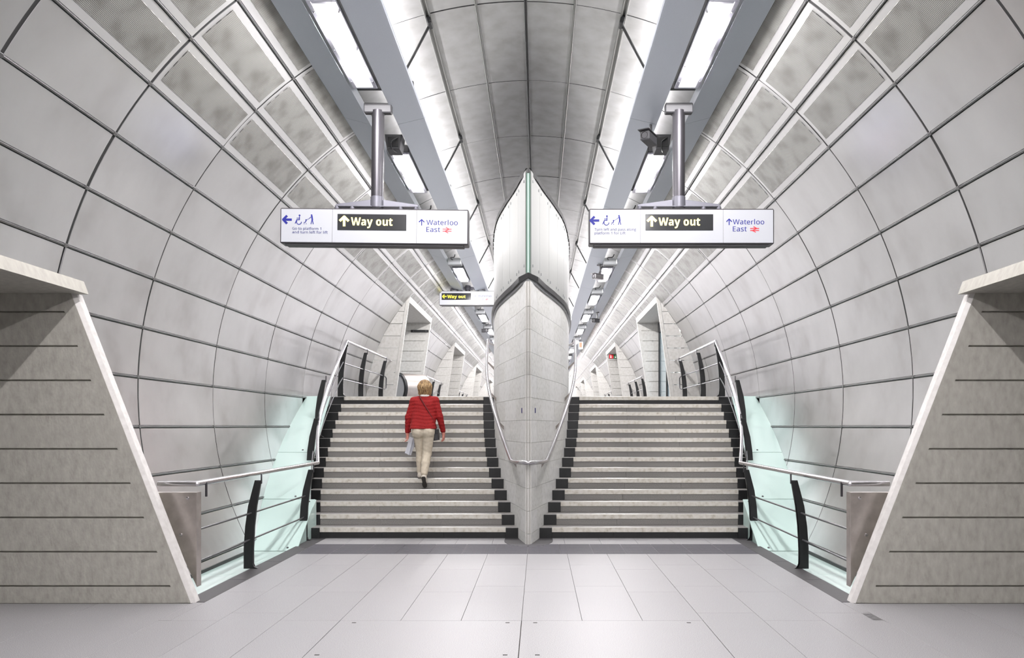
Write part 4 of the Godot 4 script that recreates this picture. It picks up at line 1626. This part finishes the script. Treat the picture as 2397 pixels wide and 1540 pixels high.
func hand(s: SurfaceTool, wrist: Vector3, down: Vector3, side: Vector3, curl: float) -> void:
	var fwd := down.cross(side).normalized()
	var f := Field.new()
	f.setup(wrist - Vector3.ONE * 0.2, wrist + Vector3.ONE * 0.2, 0.0042)
	var palm := wrist + down * 0.085
	f.bone(wrist - down * 0.05, wrist, 0.026, 0.024, 0.01)
	f.bone(wrist, palm - side * 0.018, 0.024, 0.016, 0.02)
	f.bone(wrist, palm + side * 0.018, 0.024, 0.016, 0.02)
	var lens := [0.062, 0.072, 0.068, 0.052]
	for i in 4:
		var off := side * (-0.031 + i * 0.0205)
		var a := palm + off * 0.95
		var b: Vector3 = a + (down * cos(curl * 0.5) + fwd * sin(curl * 0.5)) * lens[i] * 0.55
		var c: Vector3 = b + (down * cos(curl * 1.6) + fwd * sin(curl * 1.6)) * lens[i] * 0.5
		f.bone(a - down * 0.02, b, 0.0095, 0.0088, 0.006)
		f.bone(b, c, 0.0088, 0.0078, 0.004)
	var ta := wrist + down * 0.03 - side * 0.026
	var tb := ta + (down * 0.8 - side * 0.55 + fwd * 0.35).normalized() * 0.042
	f.bone(ta, tb, 0.013, 0.0105, 0.012)
	f.bone(tb, tb + (down * 0.9 + fwd * 0.5).normalized() * 0.032, 0.0105, 0.0085, 0.005)
	f.mesh(s)

func build_person() -> void:
	var at := Vector3(-1.80, 5 * RISE, -13.0)
	var t := thing("person", "person in a red quilted jacket and beige trousers climbing the stairs", "person", at)
	var sh_l := Vector3(-0.175, 1.305, -0.10)
	var sh_r := Vector3(0.185, 1.315, -0.10)
	var el_l := Vector3(-0.262, 1.03, -0.07)
	var el_r := Vector3(0.268, 1.04, -0.06)
	var wr_l := Vector3(-0.285, 0.765, -0.10)
	var wr_r := Vector3(0.325, 0.775, -0.11)
	var hip_l := Vector3(-0.088, 0.80, -0.03)
	var hip_r := Vector3(0.088, 0.80, -0.01)
	var kn_l := Vector3(-0.066, 0.45, -0.10)
	var kn_r := Vector3(0.062, 0.42, -0.01)
	var an_l := Vector3(-0.052, 0.105, -0.02)
	var an_r := Vector3(0.045, 0.075, 0.205)
	var head := Vector3(0.012, 1.535, -0.11)
	# body
	var s := begin()
	var f := Field.new()
	f.setup(Vector3(-0.42, -0.2, -0.35), Vector3(0.45, 1.72, 0.4), 0.012)
	f.bone(head, head + Vector3(0, 0.035, 0.005), 0.082, 0.086, 0.03)
	f.bone(head + Vector3(0, -0.04, -0.03), head + Vector3(0, -0.075, -0.055), 0.062, 0.042, 0.03)
	f.bone(Vector3(0.01, 1.33, -0.09), head + Vector3(0, -0.06, 0.01), 0.055, 0.052, 0.03)
	f.bone(sh_l, sh_r, 0.06, 0.06, 0.06)
	f.bone(Vector3(-0.06, 1.18, -0.10), Vector3(-0.07, 0.9, -0.06), 0.085, 0.08, 0.03)
	f.bone(Vector3(0.07, 1.18, -0.10), Vector3(0.07, 0.9, -0.05), 0.085, 0.08, 0.03)
	for a in [[sh_l, el_l, wr_l], [sh_r, el_r, wr_r]]:
		f.bone(a[0], a[1], 0.05, 0.04, 0.03)
		f.bone(a[1], a[2], 0.04, 0.027, 0.02)
	for a in [[hip_l, kn_l, an_l], [hip_r, kn_r, an_r]]:
		f.bone(a[0], a[1], 0.08, 0.052, 0.03)
		f.bone(a[1], a[2], 0.052, 0.034, 0.02)
	f.mesh(s)
	hand(s, wr_l + Vector3(0, -0.01, 0), Vector3(0.03, -1, -0.05).normalized(), Vector3(0.25, 0, 0.97), 0.75)
	hand(s, wr_r + Vector3(0, -0.01, 0), Vector3(0.05, -1, -0.06).normalized(), Vector3(-0.3, 0, 0.95), 0.55)
	# face: nose, brow, ears
	f = Field.new()
	f.setup(head - Vector3(0.14, 0.13, 0.16), head + Vector3(0.14, 0.14, 0.13), 0.005)
	f.bone(head + Vector3(0, 0.0, -0.085), head + Vector3(0, -0.028, -0.108), 0.009, 0.014, 0.015)
	for q in [-1.0, 1.0]:
		f.bone(head + Vector3(q * 0.085, 0.01, -0.005), head + Vector3(q * 0.088, -0.03, -0.015), 0.014, 0.010, 0.008)
		f.bone(head + Vector3(q * 0.018, 0.018, -0.078), head + Vector3(q * 0.045, 0.018, -0.068), 0.010, 0.009, 0.01)
	f.bone(head + Vector3(-0.02, -0.062, -0.088), head + Vector3(0.02, -0.062, -0.088), 0.008, 0.008, 0.006)
	f.mesh(s)
	var skin := plain(Color(0.78, 0.52, 0.46), 0.55)
	part("body", s, skin, t)
	# jacket, quilted in horizontal rolls
	s = begin()
	f = Field.new()
	f.setup(Vector3(-0.42, 0.72, -0.33), Vector3(0.45, 1.45, 0.2), 0.0085)
	for q in [-1.0, 1.0]:
		f.bone(Vector3(q * 0.075 + 0.005, 1.24, -0.10), Vector3(q * 0.085 - 0.005, 1.02, -0.07), 0.115, 0.112, 0.05)
		f.bone(Vector3(q * 0.085 - 0.005, 1.02, -0.07), Vector3(q * 0.098 - 0.01, 0.83, -0.004), 0.114, 0.125, 0.05)
	f.bone(Vector3(0.005, 1.25, -0.095), Vector3(0.0, 0.84, -0.012), 0.118, 0.128, 0.05)
	f.bone(sh_l, Vector3(0.005, 1.34, -0.10), 0.066, 0.075, 0.05)
	f.bone(sh_r, Vector3(0.005, 1.34, -0.10), 0.066, 0.075, 0.05)
	for a in [[sh_l, el_l, wr_l], [sh_r, el_r, wr_r]]:
		f.bone(a[0], a[1], 0.066, 0.057, 0.03)
		f.bone(a[1], a[2] + (a[1] - a[2]).normalized() * 0.03, 0.057, 0.044, 0.02)
	for z in f.n.z:
		for y in f.n.y:
			var yy := f.o.y + y * f.c
			for x in f.n.x:
				var i := (z * f.n.y + y) * f.n.x + x
				if f.f[i] > 0.06:
					continue
				var xx := f.o.x + x * f.c
				var bend := 0.012 * sin(xx * 16.0 + 0.6)
				f.f[i] -= 0.0045 * absf(sin((yy + bend) * PI / 0.058)) - 0.002
				if yy < 0.832 and absf(xx) < 0.215 and f.f[i] < 0.02:
					f.f[i] = maxf(f.f[i], 0.832 - yy)
	f.mesh(s)
	part("jacket", s, grained(0.05, [[0.0, Color(0.42, 0.012, 0.018)], [0.5, Color(0.54, 0.016, 0.022)], [1.0, Color(0.61, 0.025, 0.03)]], 0.85, 3.0, 0.0, 256, 51, 4), t)
	# trousers
	s = begin()
	f = Field.new()
	f.setup(Vector3(-0.25, 0.0, -0.3), Vector3(0.25, 0.97, 0.36), 0.01)
	f.bone(Vector3(-0.075, 0.87, -0.03), Vector3(0.075, 0.87, -0.03), 0.115, 0.115, 0.04)
	f.bone(Vector3(-0.085, 0.78, 0.02), hip_l, 0.110, 0.105, 0.03)
	f.bone(Vector3(0.085, 0.78, 0.03), hip_r, 0.110, 0.105, 0.03)
	f.bone(hip_l, kn_l, 0.104, 0.073, 0.016)
	f.bone(hip_r, kn_r, 0.104, 0.077, 0.016)
	f.bone(kn_l, kn_l.lerp(an_l, 0.45) + Vector3(0, 0, 0.02), 0.073, 0.069, 0.014)
	f.bone(kn_l.lerp(an_l, 0.45) + Vector3(0, 0, 0.02), an_l + Vector3(0, 0.005, 0), 0.069, 0.057, 0.014)
	f.bone(kn_r, kn_r.lerp(an_r, 0.45) + Vector3(0, 0, 0.02), 0.077, 0.071, 0.014)
	f.bone(kn_r.lerp(an_r, 0.45) + Vector3(0, 0, 0.02), an_r + Vector3(0, 0.02, 0), 0.071, 0.058, 0.014)
	for z in f.n.z:
		for y in f.n.y:
			var yy := f.o.y + y * f.c
			for x in f.n.x:
				var i := (z * f.n.y + y) * f.n.x + x
				if f.f[i] < 0.05:
					var xx := f.o.x + x * f.c
					f.f[i] += 0.0012 * sin(yy * 95.0 + xx * 40.0) + 0.0012 * sin(yy * 57.0 - xx * 90.0)
					if yy > 0.85:
						f.f[i] = maxf(f.f[i], yy - 0.85)
	f.mesh(s)
	part("trousers", s, grained(0.03, [[0.0, Color(0.70, 0.655, 0.58)], [1.0, Color(0.79, 0.75, 0.68)]], 0.8, 2.0, 0.0, 256, 52, 4), t)
	# shoes
	var heel_r := Vector3(0.045, 0.03, 0.265)
	var toe_r := Vector3(0.052, -0.118, 0.165)
	for q in [[Vector3(-0.052, 0.045, 0.03), Vector3(-0.058, 0.036, -0.175), Vector3(0, -1, 0)], [heel_r + Vector3(0, 0.0, -0.03), toe_r + Vector3(0, 0.02, -0.03), Vector3(0, -0.55, 0.83)]]:
		s = begin()
		f = Field.new()
		var a: Vector3 = q[0]
		var b: Vector3 = q[1]
		f.setup(Vector3(minf(a.x, b.x) - 0.1, minf(a.y, b.y) - 0.1, minf(a.z, b.z) - 0.1), Vector3(maxf(a.x, b.x) + 0.1, maxf(a.y, b.y) + 0.16, maxf(a.z, b.z) + 0.1), 0.006)
		f.bone(a, a.lerp(b, 0.5), 0.038, 0.037, 0.02)
		f.bone(a.lerp(b, 0.5), b, 0.037, 0.034, 0.02)
		var ank: Vector3 = an_l if a.x < 0 else an_r
		f.bone(a, ank, 0.040, 0.044, 0.02)
		f.mesh(s)
		var shoe := part("shoe", s, plain(Color(0.78, 0.75, 0.70), 0.6), t)
		# sole
		s = begin()
		var dn: Vector3 = q[2]
		var ln := (b - a).normalized()
		var sd := ln.cross(dn).normalized()
		var o2 := PackedVector2Array()
		var ll := a.distance_to(b)
		for v in [[-0.045, -0.02], [-0.045, 0.02], [-0.02, 0.035], [ll * 0.4, 0.030], [ll * 0.75, 0.042], [ll + 0.02, 0.03], [ll + 0.038, 0.0], [ll + 0.02, -0.03], [ll * 0.75, -0.042], [ll * 0.4, -0.030], [-0.02, -0.035]]:
			o2.append(Vector2(v[0], v[1]))
		prism(s, o2, Transform3D(Basis(ln, sd, ln.cross(sd)), a + dn * 0.033), 0.014 if ln.cross(sd).dot(dn) < 0 else -0.014)
		part("sole", s, plain(Color(0.20, 0.19, 0.18), 0.8), shoe)
	# hair: a layered bob
	s = begin()
	f = Field.new()
	f.setup(head - Vector3(0.17, 0.19, 0.18), head + Vector3(0.17, 0.17, 0.18), 0.0065)
	f.bone(head + Vector3(0, 0.035, 0.012), head + Vector3(0, 0.0, 0.022), 0.105, 0.108, 0.03)
	f.bone(head + Vector3(-0.045, 0.0, 0.02), head + Vector3(-0.055, -0.085, 0.018), 0.082, 0.058, 0.03)
	f.bone(head + Vector3(0.045, 0.0, 0.02), head + Vector3(0.055, -0.085, 0.018), 0.082, 0.058, 0.03)
	f.bone(head + Vector3(0, 0.0, 0.04), head + Vector3(0, -0.10, 0.035), 0.080, 0.055, 0.03)
	for z in f.n.z:
		for y in f.n.y:
			for x in f.n.x:
				var i := (z * f.n.y + y) * f.n.x + x
				if f.f[i] < 0.04:
					var pp := f.o + Vector3(x, y, z) * f.c - head
					var an := atan2(pp.x, pp.z)
					f.f[i] += 0.004 * sin(an * 17.0 + 1.5 * sin(pp.y * 30.0)) + 0.002 * sin(an * 41.0 + pp.y * 20.0)
					# open towards the face
					if pp.z < -0.055 and pp.y < 0.06:
						f.f[i] = maxf(f.f[i], (-0.055 - pp.z))
	f.mesh(s)
	var hm := plain(Color.WHITE, 0.5)
	hm.albedo_texture = noise_tex(0.03, [[0.2, Color(0.27, 0.18, 0.10)], [0.45, Color(0.54, 0.42, 0.27)], [0.65, Color(0.70, 0.58, 0.40)], [0.9, Color(0.84, 0.75, 0.60)]], 256, 53, FastNoiseLite.TYPE_SIMPLEX_SMOOTH, 3)
	hm.uv1_triplanar = true
	hm.uv1_scale = Vector3(9, 1.5, 9)
	part("hair", s, hm, t)
	# pale collar
	s = begin()
	f = Field.new()
	f.setup(Vector3(-0.14, 1.3, -0.24), Vector3(0.16, 1.47, 0.05), 0.007)
	for i in 12:
		var a := TAU * i / 12.0
		var b := TAU * (i + 1) / 12.0
		f.bone(Vector3(0.01 + cos(a) * 0.068, 1.395, -0.095 + sin(a) * 0.062), Vector3(0.01 + cos(b) * 0.068, 1.395, -0.095 + sin(b) * 0.062), 0.021, 0.021, 0.01)
	f.mesh(s)
	part("collar", s, plain(Color(0.86, 0.85, 0.83), 0.8), t)
	# bag on the far hip, with its strap across the back
	var bag := thing("shoulder_bag", "small dark grey shoulder bag hanging at the red jacket's hip", "bag", at)
	s = begin()
	prism(s, poly([[0.17, 0.63], [0.255, 0.645], [0.245, 0.83], [0.18, 0.85]]), Transform3D(Basis.IDENTITY, Vector3(0, 0, -0.01)), 0.17, 0.012)
	var bg := part("pouch", s, plain(Color(0.20, 0.20, 0.21), 0.6), bag)
	s = begin()
	var sp := smooth_path([Vector3(-0.075, 1.405, -0.11), Vector3(-0.055, 1.375, 0.0), Vector3(0.0, 1.28, 0.035), Vector3(0.09, 1.13, 0.047), Vector3(0.175, 0.98, 0.02), Vector3(0.212, 0.88, -0.03), Vector3(0.215, 0.82, -0.05)], 5)
	tube(s, sp, 0.009, 6)
	part("strap", s, plain(Color(0.36, 0.03, 0.04), 0.6), bag)
	part("flap", boxed(Vector3(0.212, 0.79, -0.004), Vector3(0.06, 0.07, 0.006), 0.002), plain(Color(0.15, 0.15, 0.16), 0.6), bg)
	# folded papers in the hand
	var pp2 := thing("folded_papers", "folded white printed papers held in the person's hand", "paper", at)
	var pm := grained(0.2, [[0.0, Color(0.45, 0.47, 0.52)], [0.35, Color(0.78, 0.79, 0.82)], [1.0, Color(0.90, 0.90, 0.92)]], 0.7, 4.0, 0.0, 256, 54, 3)
	for q in [[0.0, 0.0, 0.10], [0.012, 0.02, 0.42], [0.02, 0.03, 0.62]]:
		s = begin()
		box(s, Vector3(q[1] * 0.6, -0.02, 0.045), Vector3(0.004, 0.29, 0.13), 0.0)
		var sheet := part("sheet", s, pm, pp2, Vector3(-0.272, 0.575, -0.10))
		sheet.rotation = Vector3(0.28, 0.55 + q[2], -0.12 - q[0])

# ------------------------------------------------------------------ fittings
func camera_unit(label: String, at: Vector3, turn: float, shiny: bool) -> void:
	var t := thing("cctv_camera", label, "camera", at, "cctv cameras")
	t.rotation.y = turn
	var m: Material = M.dark_box if not shiny else M.steel
	part("body", boxed(Vector3(0, -0.16, 0.02), Vector3(0.13, 0.12, 0.30), 0.014), m, t)
	part("hood", boxed(Vector3(0, -0.095, 0.04), Vector3(0.155, 0.012, 0.36), 0.004), m, t)
	var l := begin()
	lathe(l, [Vector2(0.0, 0.0), Vector2(0.036, 0.0), Vector2(0.044, 0.012), Vector2(0.044, -0.03)], Transform3D(Basis(Vector3.RIGHT, PI / 2), Vector3(0, -0.16, 0.165)), 16)
	part("lens", l, plain(Color(0.02, 0.02, 0.025), 0.08), t)
	part("arm", tubed([Vector3(0, -0.10, -0.05), Vector3(0, -0.02, -0.07), Vector3(0, 0.13, -0.05)], 0.018, 8), M.dark_box, t)
	part("mount", boxed(Vector3(0, 0.14, -0.05), Vector3(0.12, 0.03, 0.12), 0.005), M.dark_box, t)

func build_fittings() -> void:
	# gear boxes in the beam slots ahead of the luminaires
	for sg in [-1.0, 1.0]:
		for i in range(0, 9):
			var d := 7.2 + i * 4.03
			var g_ := "gear boxes in the beam slots"
			if i == 1:
				var t := thing("loudspeaker", "dark loudspeaker box in the slot above the lit sign, %s staircase side" % ("climbed" if sg < 0 else "empty"), "loudspeaker", Vector3(sg * 1.87, 5.60, -d + 0.55), "loudspeakers in the beam slots")
				var s := begin()
				prism(s, poly([[-0.09, -0.05], [0.09, -0.05], [0.12, 0.16], [-0.12, 0.16]]), Transform3D(Basis.IDENTITY, Vector3.ZERO), 0.25, 0.008)
				part("case", s, M.dark_box, t)
				part("grille", boxed(Vector3(0, 0.05, 0.003), Vector3(0.15, 0.14, 0.008), 0.002), M.black_metal, t)
				part("cable", tubed(smooth_path([Vector3(0.06, 0.1, 0.01), Vector3(-0.02, 0.03, 0.06), Vector3(-0.01, -0.06, 0.02), Vector3(0.04, -0.03, -0.2)], 5), 0.008, 6), M.black_metal, t)
			elif i >= 2 and not (sg < 0 and i == 4):
				var t := thing("gear_box", "grey gear box in the beam slot ahead of a strip luminaire", "box", Vector3(sg * 1.88, 5.62, -d + 0.62), g_)
				part("case", boxed(Vector3(0, 0.07, 0), Vector3(0.34, 0.17, 0.2), 0.012), M.mid_box, t)
				part("lid", boxed(Vector3(0, 0.07, 0.104), Vector3(0.29, 0.12, 0.01), 0.004), M.mid_box, t)
				part("clip", boxed(Vector3(0.15, 0.06, 0.106), Vector3(0.025, 0.09, 0.016), 0.003), M.white, t)
				part("cable", tubed(smooth_path([Vector3(-0.05, 0.1, 0.1), Vector3(-0.08, 0.12, 0.25), Vector3(0.02, 0.10, 0.4), Vector3(0.05, 0.14, 0.5)], 4), 0.012, 6), M.black_metal, t)
	camera_unit("dark box camera on an arm above the sign reading Turn left", Vector3(1.60, 5.63, -10.1), -0.5, false)
	camera_unit("shiny camera hanging below the beam behind the sign reading Turn left", Vector3(1.62, 5.52, -18.85), -0.9, true)
	camera_unit("dark camera under the beam beyond the shiny camera", Vector3(2.16, 5.56, -26.95), -0.8, false)
	camera_unit("dark camera under the beam beyond the small Way out sign", Vector3(-1.95, 5.58, -29.9), 0.8, false)

func build_extras() -> void:
	# steel drum in the first portal
	var t := thing("steel_drum", "round stainless steel drum with black rim inside the portal", "drum", Vector3(-3.92, TOP + 0.47, -22.0))
	var xf := Transform3D(Basis(Vector3.UP, -0.75) * Basis(Vector3.RIGHT, PI / 2), Vector3.ZERO)
	var s := begin()
	lathe(s, [Vector2(0.45, -0.9), Vector2(0.45, 0.0)], xf, 40)
	part("shell", s, M.steel_plate, t)
	s = begin()
	lathe(s, [Vector2(0.47, -0.05), Vector2(0.47, 0.03), Vector2(0.43, 0.05), Vector2(0.42, 0.02)], xf, 40)
	part("rim", s, M.black_metal, t)
	s = begin()
	lathe(s, [Vector2(0.42, 0.0), Vector2(0.40, 0.02), Vector2(0.36, 0.005), Vector2(0.0, 0.005)], xf, 40)
	part("face", s, M.steel, t)
	part("cradle", boxed(Vector3(0.25, -0.42, -0.3), Vector3(0.6, 0.1, 0.6), 0.01), M.dark_box, t)
	# dark rail on the jamb of the same portal
	t = thing("wall_bar", "dark metal bar fixed across the jamb of the first portal", "bar", Vector3(-3.62, 4.72, -24.37))
	part("bar", boxed(Vector3.ZERO, Vector3(0.56, 0.075, 0.05), 0.006), M.black_metal, t)
	for q in [-0.2, 0.2]:
		part("bolt", boxed(Vector3(q, 0, 0.03), Vector3(0.03, 0.03, 0.012), 0.004), M.grey_rail, t)
	# glazed platform screen in the opposite portal
	t = thing("platform_screen", "glazed screen with dark mullion inside the portal opposite the drum", "glass screen", Vector3(3.98, TOP, -22.4))
	part("header", boxed(Vector3(0, 2.51, 0), Vector3(0.12, 0.30, 3.85), 0.01), M.dark_box, t)
	part("sill", boxed(Vector3(0, 0.12, 0), Vector3(0.12, 0.24, 3.9), 0.01), M.mid_box, t)
	for z in [1.88, 0.9, -0.45, -1.88]:
		part("mullion", boxed(Vector3(0, 1.3, z), Vector3(0.09, 2.14, 0.10), 0.008), M.black_metal, t)
	var glass := plain(Color(0.75, 0.86, 0.9, 0.18), 0.05)
	glass.transparency = BaseMaterial3D.TRANSPARENCY_ALPHA
	for z in [[1.83, 0.95], [0.85, -0.40], [-0.50, -1.83]]:
		part("pane", boxed(Vector3(0, 1.3, (z[0] + z[1]) * 0.5), Vector3(0.02, 2.12, z[0] - z[1])), glass, t)
	# added unseen ceiling lights that brighten the passages behind the screen and over the drum
	for sg in [-1.0, 1.0]:
		t = thing("added_passage_light", "added unseen ceiling light brightening the portal with the %s" % ("drum" if sg < 0 else "glazed screen"), "lamp", Vector3(sg * 6.0, 4.93, -22.4), "added passage lights")
		part("housing", boxed(Vector3(0, 0.02, 0), Vector3(0.66, 0.05, 1.26), 0.008), M.mid_box, t)
		part("diffuser", boxed(Vector3(0, -0.012, 0), Vector3(0.6, 0.02, 1.2)), M.tube_glow, t)
		var l := AreaLight3D.new()
		l.name = "light"
		l.area_size = Vector2(0.58, 1.18)
		l.area_range = 20.0
		l.light_energy = 6.0 if sg < 0 else 12.0
		l.light_color = Color(0.9, 0.95, 1.0)
		l.shadow_enabled = true
		l.transform = Transform3D(Basis(Vector3.RIGHT, -PI / 2), Vector3(0, -0.03, 0))
		t.add_child(l)
	# emergency sign, half red and half green
	t = thing("emergency_sign", "small red and green emergency sign under the second portal's lintel", "sign", Vector3(3.52, 4.845, -34.6))
	part("case", boxed(Vector3.ZERO, Vector3(0.46, 0.21, 0.05), 0.006), M.sign_frame, t)
	for q in [[-0.105, M.red_panel], [0.105, M.green_panel]]:
		part("face", boxed(Vector3(q[0], 0, 0.027), Vector3(0.195, 0.18, 0.006), 0.002), q[1], t)
		s = begin()
		box(s, Vector3(q[0] - 0.02, -0.03, 0.032), Vector3(0.05, 0.07, 0.004))
		box(s, Vector3(q[0] - 0.02, 0.03, 0.032), Vector3(0.016, 0.08, 0.004))
		part("hand_symbol", s, M.white, t)
	for q in [-0.15, 0.15]:
		part("hanger", tubed([Vector3(q, 0.1, 0), Vector3(q, 0.14, 0)], 0.008, 6), M.dark_box, t)
	# small lit red and white sign under the beam
	t = thing("signal_box", "small white box sign with glowing red-orange panel under the beam", "sign", Vector3(2.065, 5.38, -35.0))
	part("case", boxed(Vector3.ZERO, Vector3(0.2, 0.34, 0.12), 0.01), M.white, t)
	part("lit_panel", boxed(Vector3(-0.01, 0.02, 0.062), Vector3(0.12, 0.22, 0.006)), M.lit_red, t)
	part("hanger", tubed([Vector3(0, 0.17, 0), Vector3(0, 0.42, 0)], 0.015, 8), M.dark_box, t)

func _ready() -> void:
	rng.seed = 20
	build_camera()
	make_materials()
	build_luminaires()
	build_wall("wall_left", 1.0)
	build_wall("wall_right", -1.0)
	build_ceiling()
	build_floor()
	build_ends()
	build_near_piers()
	build_portals()
	build_prow()
	build_stairs()
	build_beams()
	build_balustrades()
	build_prow_rail()
	build_signs()
	build_person()
	build_fittings()
	build_extras()
